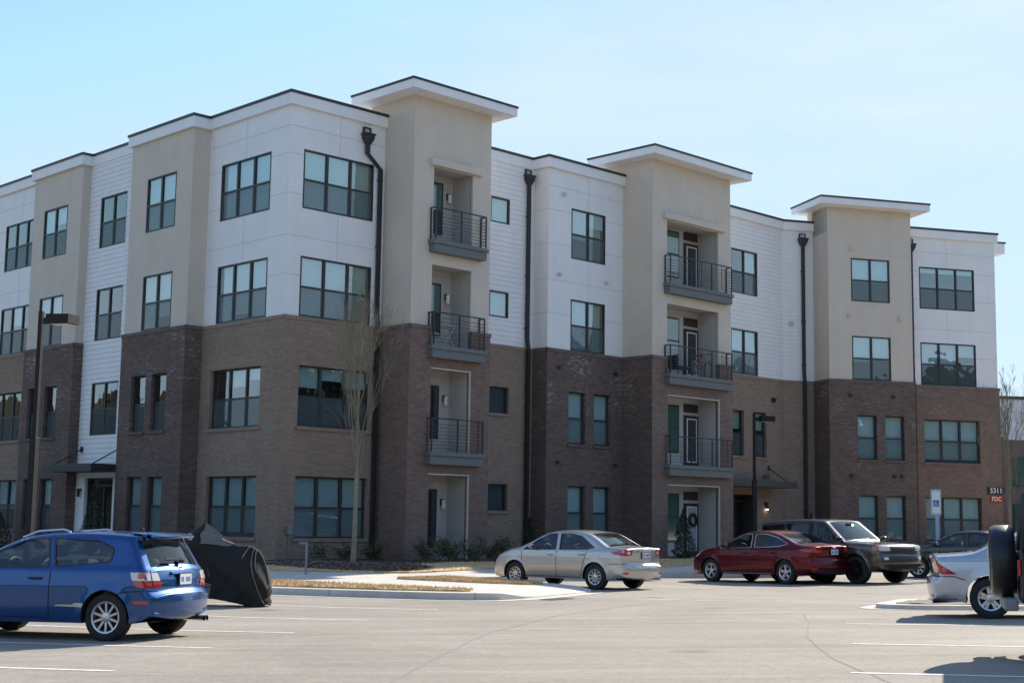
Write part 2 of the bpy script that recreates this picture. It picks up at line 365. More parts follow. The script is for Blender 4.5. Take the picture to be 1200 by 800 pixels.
def text_mesh(txt, size, name, m, parent, loc, rot, extrude=.004, bold=0):
    cu = bpy.data.curves.new(name, 'FONT'); cu.body = txt; cu.size = size; cu.extrude = extrude; cu.offset = bold; cu.align_x = 'CENTER'; cu.align_y = 'CENTER'
    tmp = bpy.data.objects.new('tmp_text', cu); C.objects.link(tmp); bpy.context.view_layer.update()
    me = bpy.data.meshes.new_from_object(tmp.evaluated_get(bpy.context.evaluated_depsgraph_get())); bpy.data.objects.remove(tmp); me.name = name
    me.materials.clear(); me.materials.append(M[m])
    o = bpy.data.objects.new(name, me); C.objects.link(o); o.parent = parent; o.location = loc; o.rotation_euler = rot
    return o

# ------------------------------------------------------------------ plan of the place (metres; eye over the origin)
AU, AF = R(44.514), R(15.891)
Uv = Vector((math.cos(AU), math.sin(AU))); Nv = Vector((-math.sin(AU), math.cos(AU)))
Fv = Vector((math.cos(AF), math.sin(AF))); Gv = Vector((math.sin(AF), -math.cos(AF)))   # Gv points out of the far facade
def UN(u, n): return Uv * u + Nv * n
def FE(e, m_): return Fv * e + Gv * m_
uB, uC, uE, uG, uH, uJ, uK, uM, uO, uP = 24.556, 24.90, 24.531, 25.174, 28.957, 32.373, 36.29, 40.381, 45.22, 51.136
nA, nC, nD, nF, n5, nT1, n7, n8, nT2, n9 = 51.474, 47.668, 44.07, 40.095, 35.551, 34.063, 35.844, 35.107, 33.644, 35.275
mQ, mT3, m11 = -55.46, -54.09, -54.92
V = dict(Z=UN(uC, 68), Ai=UN(uC, nA), A=UN(uB, nA), B=UN(uB, nC), Ci=UN(uC, nC), Di=UN(uC, nD), D=UN(uE, nD), E=UN(uE, nF), F=UN(uG, nF), G=UN(uG, n5), H=UN(uH, n5),
         I=UN(uH, nT1), J=UN(uJ, nT1), Ji=UN(uJ, n7), K=UN(uK, n7), L=UN(uK, n8), Mm=UN(uM, n8), N=UN(uM, nT2), O=UN(uO, nT2), Oi=UN(uO, n9), P=UN(uP, n9),
         Q=FE(29.48, mQ), Rr=FE(29.48, mT3), S=FE(33.52, mT3), Si=FE(33.52, m11), T=FE(38.31, m11))
V['P'] = FE(27.99, mQ)
V['Tb'] = V['T'] - Gv * 18; V['Pb'] = V['P'] + Nv * 16 + Uv * 4; V['Cb'] = UN(42, 52); V['Zb'] = UN(42, 68)
ORDER = ['Z', 'Ai', 'A', 'B', 'Ci', 'Di', 'D', 'E', 'F', 'G', 'H', 'I', 'J', 'Ji', 'K', 'L', 'Mm', 'N', 'O', 'Oi', 'P', 'Q', 'Rr', 'S', 'Si', 'T', 'Tb', 'Pb', 'Cb', 'Zb']
OUT = [V[k] for k in ORDER]; NP = len(OUT)
def offs(i, d0, d1):
    """vertex i of the outline, its incoming edge moved out by d0 and its outgoing edge by d1"""
    a, b, c = OUT[i - 1], OUT[i], OUT[(i + 1) % NP]
    u = (b - a).normalized(); v = (c - b).normalized(); nu = Vector((u.y, -u.x)); nv = Vector((v.y, -v.x))
    cr = u.x * v.y - u.y * v.x
    p = b + nu * d0; q = b + nv * d1
    if abs(cr) < .05: return (p + q) / 2
    t_ = ((q.x - p.x) * v.y - (q.y - p.y) * v.x) / cr
    return p + u * t_
BLD = [tuple(p) for p in OUT]
FRONT = BLD[:26]
def gz(x, y):
    v = .452 + .023 * x - .0146 * y
    v = min(v, .75)
    return .04 * math.log(1 + math.exp(v / .04))
def ph(x, y):
    d = dpoly(x, y, FRONT)
    if pip(x, y, BLD): d = 0
    t_ = max(0, min(1, 1 - (d - 1.2) / 6)); t_ = t_ * t_ * (3 - 2 * t_)
    return (gz(x, y) + .15) * (1 - t_) + .36 * t_

# ------------------------------------------------------------------ ground, lot, kerbs, lawns
def sheet(name, poly, hf, m, step, kind='structure', skirt=0, skirt_mat=None, jitter=0):
    pl = densify(poly, step)
    xs = [p[0] for p in pl]; ys = [p[1] for p in pl]; inner = []
    x = min(xs) + step / 2; row = 0
    while x < max(xs):
        y = min(ys) + (step / 2 if row % 2 else 0)
        while y < max(ys):
            if pip(x, y, pl) and dpoly(x, y, pl, True) > step * .4: inner.append((x, y))
            y += step
        x += step * .87; row += 1
    vv, ff = cdt(pl, (), inner)
    mb = MB(); mb.v = [(a, b, hf(a, b) + (random.uniform(-jitter, jitter) if jitter else 0)) for a, b in vv]; mb.uv = [(0, 0)] * len(vv); mb.f = ff; mb.m = [0] * len(ff)
    if skirt:
        for i in range(len(pl)):
            a = pl[i]; b = pl[(i + 1) % len(pl)]; za, zb = hf(*a), hf(*b)
            mb.quad([(a[0], a[1], za), (b[0], b[1], zb), (b[0], b[1], zb - skirt), (a[0], a[1], za - skirt)])
    o = mb.build(name, m, smooth=True, merge=True, angle=40)
    o['kind'] = kind
    return o
mb = MB()
g = [-900, -400, -200, -100] + list(range(-60, 61, 4)) + [100, 200, 400, 900]
gy = [-900, -400, -200, -100] + list(range(-60, 101, 4)) + [140, 200, 400, 900]
for i in range(len(g) - 1):
    for j in range(len(gy) - 1):
        mb.quad([(a, b, gz(a, b) - .06) for a, b in ((g[i], gy[j]), (g[i + 1], gy[j]), (g[i + 1], gy[j + 1]), (g[i], gy[j + 1]))])
mb.build('ground', 'far_ground', smooth=True, merge=True)['kind'] = 'structure'
mb = MB()
sx = [-70 + 2 * k for k in range(81)]; sy = [-30 + 2 * k for k in range(60)]
for i in range(len(sx) - 1):
    for j in range(len(sy) - 1):
        mb.quad([(a, b, gz(a, b)) for a, b in ((sx[i], sy[j]), (sx[i + 1], sy[j]), (sx[i + 1], sy[j + 1]), (sx[i], sy[j + 1]))])
mb.build('parking_lot', 'asphalt', smooth=True, merge=True)['kind'] = 'structure'

un = lambda u, n: tuple(UN(u, n))
island_front = [(-40, 44.4), (-5.3, 31.8), (-2.5, 30.78), (-1.3, 30.36), (-.7, 30.28), (-.15, 30.42), (.3, 30.9), (.62, 31.5), (1.35, 32.95), (1.95, 34.2), (2.0, 34.65), (1.75, 35.05)]
plat = island_front + [un(25.75, 28.1), un(45.2, 28.1), (14.5, 50.0), (19, 51.6), (60, 63.3), (60, 90), (-40, 100)]
def kerb_h(x, y):
    # the kerb drops to a ramp at the tip of the island
    d = dseg(x, y, (.45, 31.3), (1.95, 34.3)); t_ = max(0, min(1, d / 1.3)); t_ = t_ * t_ * (3 - 2 * t_)
    return ph(x, y) - .125 * (1 - t_)
# only the part of the platform in front of and just under the building
plat = island_front + [un(25.75, 28.1), un(45.2, 28.1), (14.5, 50.0), (19, 51.6), (48, 59.9), (48, 68), (24, 66), (14, 64), (9, 58.5), (-1.5, 48), (-8, 46.5), (-21, 59), (-40, 78)]
sheet('sidewalk', plat, kerb_h, 'concrete', .8, skirt=.24)
lawn_dz = lambda x, y: kerb_h(x, y) + .03
lawn1 = rounded([(-40, 46.6), (-5.6, 34.9), (-2.4, 32.8), (-.72, 31.55), (-.85, 30.85), (-2.6, 31.25), (-5.25, 32.25), (-40, 44.95)], .3)
lawn2 = rounded([(-3.0, 37.0), (-1.55, 38.45), (-.45, 37.0), (.95, 35.35), (.55, 34.55), (-1.0, 35.5)], .35)
lawn3 = rounded([(-40, 49.6), (-12, 40.6), (-6.4, 38.5), (-4, 38.9), (-2.4, 39.6), un(28.5, 30.0), un(46, 30.0), (16, 53.4), (47, 62.2), (47, 67.5), (24, 65.5), (14, 63), (9, 57.5), (-1.5, 47), (-8, 45.5), (-21, 58), (-39, 75)], .4)
lawn_objs = [(lawn1, sheet('lawn', lawn1, lawn_dz, 'dry_grass', .45, jitter=.012, skirt=.04)), (lawn2, sheet('lawn', lawn2, lawn_dz, 'dry_grass', .35, jitter=.012, skirt=.04)),
             (lawn3, sheet('lawn', lawn3, lawn_dz, 'dry_grass', .8, jitter=.015, skirt=.04))]
mulch = [un(22.6, 66)] + [un(22.7, 50), un(22.5, 44), un(22.6, 38), un(23.0, 33.6), un(25, 32.5), un(28, 32.3), un(30, 32.6), un(34, 32.4), un(38, 32.6), un(42, 32.5), un(45, 32.6)] + \
        [tuple(FE(26.5, -52.8)), tuple(FE(33, -52.6)), tuple(FE(40, -52.9)), tuple(FE(40, -57)), tuple(FE(27, -57)), un(46, 36.5), un(30, 37), un(26.5, 37), un(26.5, 66)]
sheet('mulch_bed', mulch, lambda x, y: ph(x, y) + .05 + .02 * math.sin(x * 3.1) * math.cos(y * 2.7), 'mulch', .5, jitter=.02)
ring = [(-4.5 + 2.3 * math.cos(k * PI / 10) * (1 + .08 * math.sin(k * 1.7)), 40.9 + 1.5 * math.sin(k * PI / 10)) for k in range(20)]
sheet('mulch_bed', ring, lambda x, y: ph(x, y) + .045 + .09 * max(0, 1 - math.hypot((x + 4.5) / 2.3, (y - 40.9) / 1.5)), 'mulch', .25, jitter=.02)
# walkways to the two entrances
for pl in ([un(20, 47.0), un(24.85, 47.0), un(24.85, 44.6), un(20, 44.6)], [un(46.6, 29.0), un(49.0, 29.0), un(49.0, 35.2), un(46.6, 35.2)]):
    sheet('entrance_walk', pl, lambda x, y: ph(x, y) + .075, 'concrete', .5, skirt=.1)
# gutter pan at the foot of the kerb
gut = [(p[0], p[1]) for p in island_front[:-2]]
mb = MB()
def offline(pts, d):
    out = []
    for i, p in enumerate(pts):
        a = Vector(pts[max(i - 1, 0)]); b = Vector(pts[min(i + 1, len(pts) - 1)]); t_ = (b - a).normalized(); out.append((p[0] + t_.y * d, p[1] - t_.x * d))
    return out
gd = densify(gut, .7, False); go = offline(gd, .42); gi = offline(gd, -.02)
for i in range(len(gd) - 1):
    mb.quad([(*gi[i], gz(*gi[i]) + .006), (*go[i], gz(*go[i]) + .006), (*go[i + 1], gz(*go[i + 1]) + .006), (*gi[i + 1], gz(*gi[i + 1]) + .006)])
mb.build('gutter_pan', 'concrete', smooth=True, merge=True)['kind'] = 'structure'
# kerb joints
mb = MB()
for k in range(2, len(gd) - 1, 4):
    a = gd[k]; t_ = (Vector(gd[k + 1]) - Vector(a)).normalized(); nn = Vector((t_.y, -t_.x)); p = Vector(a) + nn * .004; q = Vector(a) - nn * .2
    z0, z1 = gz(*a) + .008, kerb_h(*a)
    for s_ in (0,):
        mb.quad([(p.x, p.y, z0), (p.x + t_.x * .014, p.y + t_.y * .014, z0), (p.x + t_.x * .014, p.y + t_.y * .014, z1 + .003), (p.x, p.y, z1 + .003)])
        mb.quad([(p.x, p.y, z1 + .004), (p.x + t_.x * .014, p.y + t_.y * .014, z1 + .004), (q.x + t_.x * .014, q.y + t_.y * .014, z1 + .004), (q.x, q.y, z1 + .004)])
mb.build('kerb_joints', 'crack')['kind'] = 'structure'
# small kerbed island on the right
isl = rounded([(6.6, 26.15), (7.75, 28.25), (11.6, 26.9), (10.7, 24.3), (7.2, 25.5)], .5)
def ih(x, y): return gz(x, y) + .08
sheet('kerb_island', isl, ih, 'concrete', .5, skirt=.2)
isl_c = (9.0, 26.35); isl_in = [(isl_c[0] + (p[0] - isl_c[0]) * .84, isl_c[1] + (p[1] - isl_c[1]) * .76) for p in isl]
sheet('island_fill', isl_in, lambda x, y: ih(x, y) + .012, 'far_ground', .3, jitter=.01)
gl2 = isl + [isl[0]]; go2 = []
cen = Vector(isl_c)
mb = MB(); oo = [tuple(cen + (Vector(p) - cen) * 1.13) for p in isl]
for i in range(len(isl)):
    j = (i + 1) % len(isl); mb.quad([(*isl[i], gz(*isl[i]) + .006), (*oo[i], gz(*oo[i]) + .006), (*oo[j], gz(*oo[j]) + .006), (*isl[j], gz(*isl[j]) + .006)])
mb.build('gutter_pan', 'concrete', smooth=True, merge=True)['kind'] = 'structure'
# parking bay lines: real paint widths (0.1 m)
mb = MB()
def line(p, q, wd=.10, z=.004, mb_=None):
    p, q = Vector(p), Vector(q); d = (q - p).normalized(); nn = Vector((-d.y, d.x)) * wd / 2; k = max(1, int((q - p).length / 1.0))
    for i in range(k):
        a = p + (q - p) * i / k; b = p + (q - p) * (i + 1) / k; (mb_ or mb).quad([(*c, gz(*c) + z) for c in (a - nn, b - nn, b + nn, a + nn)])
ld = Vector((math.cos(R(-20.5)), math.sin(R(-20.5))))
for end in ((-4.0, 14.75), (-3.62, 17.77), (-3.03, 20.5), (-2.3, 23.5), (-1.3, 26.6)): line(Vector(end) - ld * 5.4, end)
for st in ((5.06, 21.6), (4.2, 17.6), (3.3, 13.9), (2.3, 10.4)): line(st, Vector(st) + ld * 5.6)
line((3.0, 30.6), (7.6, 27.4), .09)
for u in (26.6, 29.4, 32.2, 33.6, 37.0, 39.8, 42.6): line(un(u, 28.0), un(u, 22.6))
mb.build('bay_lines', 'paint_line')['kind'] = 'structure'
# sealed cracks and paving seams
mb = MB(); rnd = random.Random(5)
def seam(pts, wd):
    for i in range(len(pts) - 1):
        p, q = Vector(pts[i]), Vector(pts[i + 1]); k = max(2, int((q - p).length / .4)); last = p
        for j in range(1, k + 1):
            c = p + (q - p) * j / k + Vector((rnd.uniform(-.012, .012), rnd.uniform(-.012, .012))); d = (c - last).normalized(); nn = Vector((-d.y, d.x)) * wd / 2
            mb.quad([(*x, gz(*x) + .003) for x in (last - nn, c - nn, c + nn, last + nn)]); last = c
seam([(5.0, 24.4), (4.6, 22.0), (3.9, 18.8), (3.5, 15.6), (3.4, 12.0), (3.6, 8.5)], .022)
seam([(-1.2, 12.0), (-.8, 16.0), (-.3, 20.0), (.8, 24.4), (2.2, 27.6), (4.0, 30.6)], .03)
seam([(-8, 30.2), (-3.5, 28.1), (1.5, 26.9)], .02)
mb.build('pavement_seams', 'crack')['kind'] = 'structure'
# drain in the gutter by the ramp
mb = MB(); c = Vector((.9, 30.9)); d = Vector((.55, .83)).normalized(); e_ = Vector((d.y, -d.x))
P_ = lambda a, b, z: (*(c + d * a + e_ * b), gz(*(c + d * a + e_ * b)) + z)
mb.quad([P_(-.5, 0, .010), P_(.5, 0, .010), P_(.5, .38, .010), P_(-.5, .38, .010)])
for k in range(9): mb.quad([P_(-.46 + k * .1, .05, .016), P_(-.40 + k * .1, .05, .016), P_(-.40 + k * .1, .33, .016), P_(-.46 + k * .1, .33, .016)])
tag(mb.build('storm_drain', 'iron'), 'flat iron storm drain grate in the gutter by the ramp', 'drain')
# blades of dormant grass
mb = MB(); rnd = random.Random(11)
for poly, cnt, box_ in ((lawn1, 15000, (-16, 0, 30.5, 40.5)), (lawn2, 8000, (-3.2, 1.2, 34, 39)), (lawn3, 15000, (-10, 12, 38, 54))):
    k = 0
    while k < cnt:
        x, y = rnd.uniform(box_[0], box_[1]), rnd.uniform(box_[2], box_[3])
        if not pip(x, y, poly): continue
        k += 1
        if math.hypot((x + 4.5) / 2.3, (y - 40.9) / 1.5) < 1: continue
        if poly is lawn3 and pip(x, y, mulch): continue
        z = kerb_h(x, y) + .02; a = rnd.uniform(0, PI); l = rnd.uniform(.03, .075); wd = .012; lean = rnd.uniform(-.05, .05)
        mb.quad([(x - math.cos(a) * wd, y - math.sin(a) * wd, z), (x + math.cos(a) * wd, y + math.sin(a) * wd, z), (x + lean, y + rnd.uniform(-.04, .04), z + l)])
tag(mb.build('grass', 'grass_blade'), 'short straw coloured dormant grass blades on the lawns', 'grass', kind='stuff')
# mulch chips on the ring
mb = MB()
for k in range(1500):
    a = rnd.uniform(0, 2 * PI); r = math.sqrt(rnd.random()); x = -4.5 + 2.3 * r * math.cos(a); y = 40.9 + 1.5 * r * math.sin(a); z = ph(x, y) + .05 + .09 * (1 - r)
    b = rnd.uniform(0, PI); l = rnd.uniform(.02, .06); wd = rnd.uniform(.01, .025); h = rnd.uniform(0, .04)
    mb.quad([(x - l * math.cos(b), y - l * math.sin(b), z), (x + wd * math.sin(b), y - wd * math.cos(b), z + h), (x + l * math.cos(b), y + l * math.sin(b), z + .02), (x - wd * math.sin(b), y + wd * math.cos(b), z)])
tag(mb.build('wood_chips', 'bark_red'), 'loose wood chips round the foot of the bare tree', 'wood chips', kind='stuff')

# ------------------------------------------------------------------ apartment building
ZB, ZT, ZC, ZTW = 7.82, 14.44, 14.80, 15.30
HEAD = [2.93, 6.33, 9.73, 13.12]; FLOOR = [.40, 3.80, 7.20, 10.62]; WH = 1.88
ROOT = Vector((V['G'].x, V['G'].y, .36))
bld = empty('apartment_building', ROOT, 0, 'four storey apartment building of brown brick below and white panels above with three beige towers', 'building')
def rel(p2, z=0): return (p2[0] - ROOT.x, p2[1] - ROOT.y, z - ROOT.z)

def wall_piece(name, m, i, z0, z1, d0, d, d1, ops, depth=.14, reveal=None, lap=0, soldier=False):
    """one plane of wall on outline edge i: outline offset d (neighbours d0, d1); ops = (s0,s1,z0,z1) in wall metres"""
    a, b = OUT[i], OUT[(i + 1) % NP]; ang = math.atan2(b.y - a.y, b.x - a.x); t_ = (b - a).normalized()
    pa = offs(i, d0, d); pb = offs((i + 1) % NP, d, d1)
    sa = (pa - a).dot(t_); sb = (pb - a).dot(t_)
    ops = [o_ for o_ in ops if o_[3] > z0 + .01 and o_[2] < z1 - .01]
    ss = sorted({round(x, 4) for x in [sa, sb] + [x for o_ in ops for x in o_[:2] if sa < x < sb]})
    zs = {round(z0, 4), round(z1, 4)} | {round(min(max(x, z0), z1), 4) for o_ in ops for x in o_[2:]}
    if lap:
        k = z0
        while k < z1: zs.add(round(k, 4)); k += lap
    zs = sorted(zs); mb = MB()
    def yo(z, up):
        if not lap: return -d
        f = ((z - z0) / lap) % 1.0
        if f < 1e-3 or f > .999: f = 0 if up else 1
        return -d - .022 * (1 - f)
    for x0, x1 in zip(ss[:-1], ss[1:]):
        for k0, k1 in zip(zs[:-1], zs[1:]):
            cx, cz = (x0 + x1) / 2, (k0 + k1) / 2
            if any(o_[0] < cx < o_[1] and o_[2] < cz < o_[3] for o_ in ops): continue
            ya, yb = yo(k0, True), yo(k1, False)
            mb.quad([(x0, ya, k0), (x1, ya, k0), (x1, yb, k1), (x0, yb, k1)], uv=[(x0 + i * 3.7, k0), (x1 + i * 3.7, k0), (x1 + i * 3.7, k1), (x0 + i * 3.7, k1)])
            if lap and ya < -d - .02: mb.quad([(x0, ya, k0), (x0, -d, k0), (x1, -d, k0), (x1, ya, k0)], uv=[(0, 0)] * 4)
    for (x0, x1, k0, k1) in ops:
        k0, k1 = max(k0, z0), min(k1, z1); x0, x1 = max(x0, sa), min(x1, sb); y0, y1 = -d - (.022 if lap else 0), depth; o3 = i * 3.7
        mb.quad([(x0, y0, k0), (x0, y1, k0), (x0, y1, k1), (x0, y0, k1)], uv=[(o3, k0), (o3 + .2, k0), (o3 + .2, k1), (o3, k1)])
        mb.quad([(x1, y1, k0), (x1, y0, k0), (x1, y0, k1), (x1, y1, k1)], uv=[(o3, k0), (o3 + .2, k0), (o3 + .2, k1), (o3, k1)])
        if k1 < z1 - .001 : mb.quad([(x0, y0, k1), (x0, y1, k1), (x1, y1, k1), (x1, y0, k1)], uv=[(x0, 0), (x0, .2), (x1, .2), (x1, 0)])
        if k0 > z0 + .001: mb.quad([(x0, y1, k0), (x0, y0, k0), (x1, y0, k0), (x1, y1, k0)], uv=[(x0, 0), (x0, .2), (x1, .2), (x1, 0)])
    mb.uvs = True
    return mb.build(name, m, bld, loc=rel(a), rz=ang)

WNAME = dict(brick_dark='brick_wall', brick_mid='brick_wall', brick_light='brick_wall', panel='panel_wall', siding='siding_wall', stucco='stucco_wall')
BD = .05
# openings per edge: (s0, s1, zhead, height, kind)
def L_(key): return ORDER.index(key)
OPS = {k: [] for k in ORDER}
def win4(key, s_hi, s_lo, n_hi, n_lo, hi_floors=(2, 3), lo_floors=(0, 1), style=None):
    """window columns: upper floors list of (s_left, cols), lower floors list"""
    for fl in hi_floors:
        for s_, c_ in s_hi: OPS[key].append(('w', s_, c_, fl))
    for fl in lo_floors:
        for s_, c_ in s_lo: OPS[key].append(('w', s_, c_, fl))
WW = {1: .93, 2: 1.87, 3: 2.80}
win4('Z', [(68 - 54.55, 3), (68 - 60.6, 3)], [(68 - 55.1, 3), (68 - 60.6, 3)], 0, 0)
win4('A', [(nA - 50.58, 2)], [(nA - 51.0, 1), (nA - 49.68, 1)], 0, 0)
win4('Ci', [(nC - 46.82, 2)], [(nC - 46.82, 2)], 0, 0, (2, 3), (1,))
win4('D', [(nD - 42.95, 2)], [(nD - 43.33, 1), (nD - 42.02, 1)], 0, 0)
win4('F', [(nF - 39.35, 3)], [(nF - 39.46, 3)], 0, 0)
win4('G', [(25.70 - uG, 3)], [(25.74 - uG, 3)], 0, 0)
win4('Ji', [(34.07 - uJ, 's')], [(34.12 - uJ, 's')], 0, 0)
win4('L', [(37.5 - uK, 2)], [(37.38 - uK, 1), (38.75 - uK, 1)], 0, 0)
win4('Oi', [(47.42 - uO, 2)], [], 0, 0, (2, 3), ())
win4('Oi', [], [(47.3 - uO, 1), (48.89 - uO, 1)], 0, 0, (), (1,))
win4('Rr', [(30.57 - 29.48, 2)], [(30.75 - 29.48, 1), (32.08 - 29.48, 1)], 0, 0)
win4('Si', [(34.42 - 33.52, 3)], [(34.50 - 33.52, 3)], 0, 0)
holes = {k: [] for k in ORDER}
for k, lst in OPS.items():
    for it in lst:
        wd = .95 if it[2] == 's' else WW[it[2]]; hh = .93 if it[2] == 's' else WH
        holes[k].append((it[1], it[1] + wd, HEAD[it[3]] - hh, HEAD[it[3]]))
# balcony openings and entrances
BAL = {'I': (29.82 - uH, 31.56 - uH, 29.62 - uH, 32.02 - uH), 'N': (41.25 - uM, 44.42 - uM, 41.02 - uM, 45.0 - uM)}
OPH = {'I': [3.12, 6.50, 9.85, 13.07], 'N': [3.08, 6.42, 9.87, 13.06]}
for k in BAL:
    for fl in range(4): holes[k].append((BAL[k][0], BAL[k][1], FLOOR[fl], OPH[k][fl]))
ENT = {'Ci': (nC - 46.98, nC - 44.98, .40, 2.94), 'Oi': (46.5 - uO, 49.1 - uO, .40, 2.86)}
for k in ENT: holes[k].append(ENT[k])
SPEC = {'Z': ('brick_light', 'panel'), 'Ai': ('brick_dark', 'stucco'), 'A': ('brick_dark', 'stucco'), 'B': ('brick_dark', 'stucco'), 'Ci': (None, 'siding'), 'Di': ('brick_dark', 'stucco'),
        'D': ('brick_dark', 'stucco'), 'E': ('brick_dark', 'stucco'), 'F': ('brick_light', 'panel'), 'G': ('brick_light', 'panel'), 'H': ('brick_mid', 'stucco'), 'I': ('brick_mid', 'stucco'),
        'J': ('brick_mid', 'stucco'), 'Ji': ('brick_light', 'siding'), 'K': ('brick_dark', 'panel'), 'L': ('brick_dark', 'panel'), 'Mm': ('brick_dark', 'stucco'), 'N': ('brick_mid', 'stucco'),
        'O': ('brick_mid', 'stucco'), 'Oi': ('brick_light', 'siding'), 'P': ('brick_light', 'siding'), 'Q': ('brick_dark', 'stucco'), 'Rr': ('brick_dark', 'stucco'), 'S': ('brick_mid', 'stucco'),
        'Si': ('brick_mid', 'panel'), 'T': ('brick_mid', 'panel'), 'Tb': ('brick_mid', 'panel'), 'Pb': ('brick_mid', 'panel'), 'Cb': ('brick_mid', 'panel'), 'Zb': ('brick_mid', 'panel')}
TOWER = {'H', 'I', 'J', 'Mm', 'N', 'O', 'Q', 'Rr', 'S'}
def bdof(k): return BD if SPEC[k][0] else 0.0
Z0 = -.1
for i, k in enumerate(ORDER):
    kp, kn = ORDER[i - 1], ORDER[(i + 1) % NP]; lo, hi = SPEC[k]
    top = ZTW + .02 if k in TOWER else ZC
    if lo: wall_piece(WNAME[lo], lo, i, Z0, ZB, bdof(kp), BD, bdof(kn), holes[k], depth=.16)
    zb = ZB if lo else Z0
    wall_piece(WNAME[hi], hi, i, zb, top, 0, 0, 0, holes[k], depth=.10, lap=.178 if hi == 'siding' else 0)
    if lo:   # sloping brick ledge
        a, b = OUT[i], OUT[(i + 1) % NP]; t_ = (b - a).normalized(); ang = math.atan2(t_.y, t_.x)
        pts = []
        for dd in (0.0, .075):
            pa = offs(i, dd if bdof(kp) else 0, dd); pb = offs((i + 1) % NP, dd, dd if bdof(kn) else 0); pts.append(((pa - a).dot(t_), (pb - a).dot(t_), -dd))
        (a0, b0, y0), (a1, b1, y1) = pts; m_ = MB(); zt, zl = ZB + .012, ZB - .11; o3 = i * 3.7
        uvq = lambda p: [(q[0] + o3, q[2] * .5 + q[1]) for q in p]
        # split the ledge round windows that start on it
        segs = [(a1, b1)]
        for (h0, h1, hz0, hz1) in holes[k]:
            if hz0 < ZB + .02 and hz1 > ZB + .1 and hz0 < ZB - .02:
                ns = []
                for (q0, q1) in segs:
                    if h1 <= q0 or h0 >= q1: ns.append((q0, q1)); continue
                    if h0 > q0: ns.append((q0, h0))
                    if h1 < q1: ns.append((h1, q1))
                segs = ns
        for q0, q1 in segs:
            for pq in ([(q0, y1, zl), (q1, y1, zl), (q1, y1, zt - .01), (q0, y1, zt - .01)], [(q0, y1, zt - .01), (q1, y1, zt - .01), (min(q1, b0), .01, zt + .015), (max(q0, a0), .01, zt + .015)],
                       [(q0, y1, zl), (q0, -.02, zl), (q1, -.02, zl), (q1, y1, zl)]):
                m_.quad(pq, uv=uvq(pq))
            for q in (q0, q1): 
                pq = [(q, y1, zl), (q, y1, zt - .01), (q, -.02, zt + .01), (q, -.02, zl)]; m_.quad(pq, uv=uvq(pq))
        m_.uvs = True; m_.build('ledge', lo, bld, loc=rel(a), rz=ang)
# roof deck
vv, ff = cdt(BLD); mb = MB(); mb.v = [rel(p, 14.3) for p in vv]; mb.uv = [(0, 0)] * len(vv); mb.f = ff; mb.m = [0] * len(ff); mb.build('roof', 'roof', bld)
# cornices and dark caps in runs between the towers
def band(name, m, keys, dist, z0, z1, back=-.22):
    """keys: edge names in a run; dist: offset per edge"""
    ids = [ORDER.index(k) for k in keys]; pts = []; inn = []
    for j, i in enumerate(ids):
        dp = dist[j - 1] if j else 0; pts.append(offs(i, dp, dist[j])); inn.append(offs(i, back if j else 0, back))
    e = ids[-1] + 1; pts.append(offs(e % NP, dist[-1], 0)); inn.append(offs(e % NP, back, 0))
    mb = MB(); P = [rel(p, 0) for p in pts]; Q = [rel(p, 0) for p in inn]; r0, r1 = z0 - ROOT.z, z1 - ROOT.z
    for a, b, c, d in zip(P[:-1], P[1:], Q[1:], Q[:-1]):
        mb.quad([(a[0], a[1], r0), (b[0], b[1], r0), (b[0], b[1], r1), (a[0], a[1], r1)]); mb.quad([(a[0], a[1], r1), (b[0], b[1], r1), (c[0], c[1], r1), (d[0], d[1], r1)])
        mb.quad([(d[0], d[1], r0), (c[0], c[1], r0), (b[0], b[1], r0), (a[0], a[1], r0)]); mb.quad([(c[0], c[1], r0), (d[0], d[1], r0), (d[0], d[1], r1), (c[0], c[1], r1)])
    for a, d in ((P[0], Q[0]), (P[-1], Q[-1])): mb.quad([(a[0], a[1], r0), (d[0], d[1], r0), (d[0], d[1], r1), (a[0], a[1], r1)])
    return mb.build(name, m, bld, merge=True)
RUNS = [['Z', 'Ai', 'A', 'B', 'Ci', 'Di', 'D', 'E', 'F', 'G'], ['Ji', 'K', 'L'], ['Oi', 'P'], ['Si', 'T', 'Tb', 'Pb', 'Cb', 'Zb']]
for run in RUNS:
    dd = [.035 if k in ('Ci', 'Ji') else .12 for k in run]
    band('cornice', 'trim', run, dd, ZT, ZC - .005)
    band('parapet_cap', 'cap', run, [x + .035 for x in dd], ZC, ZC + .085)
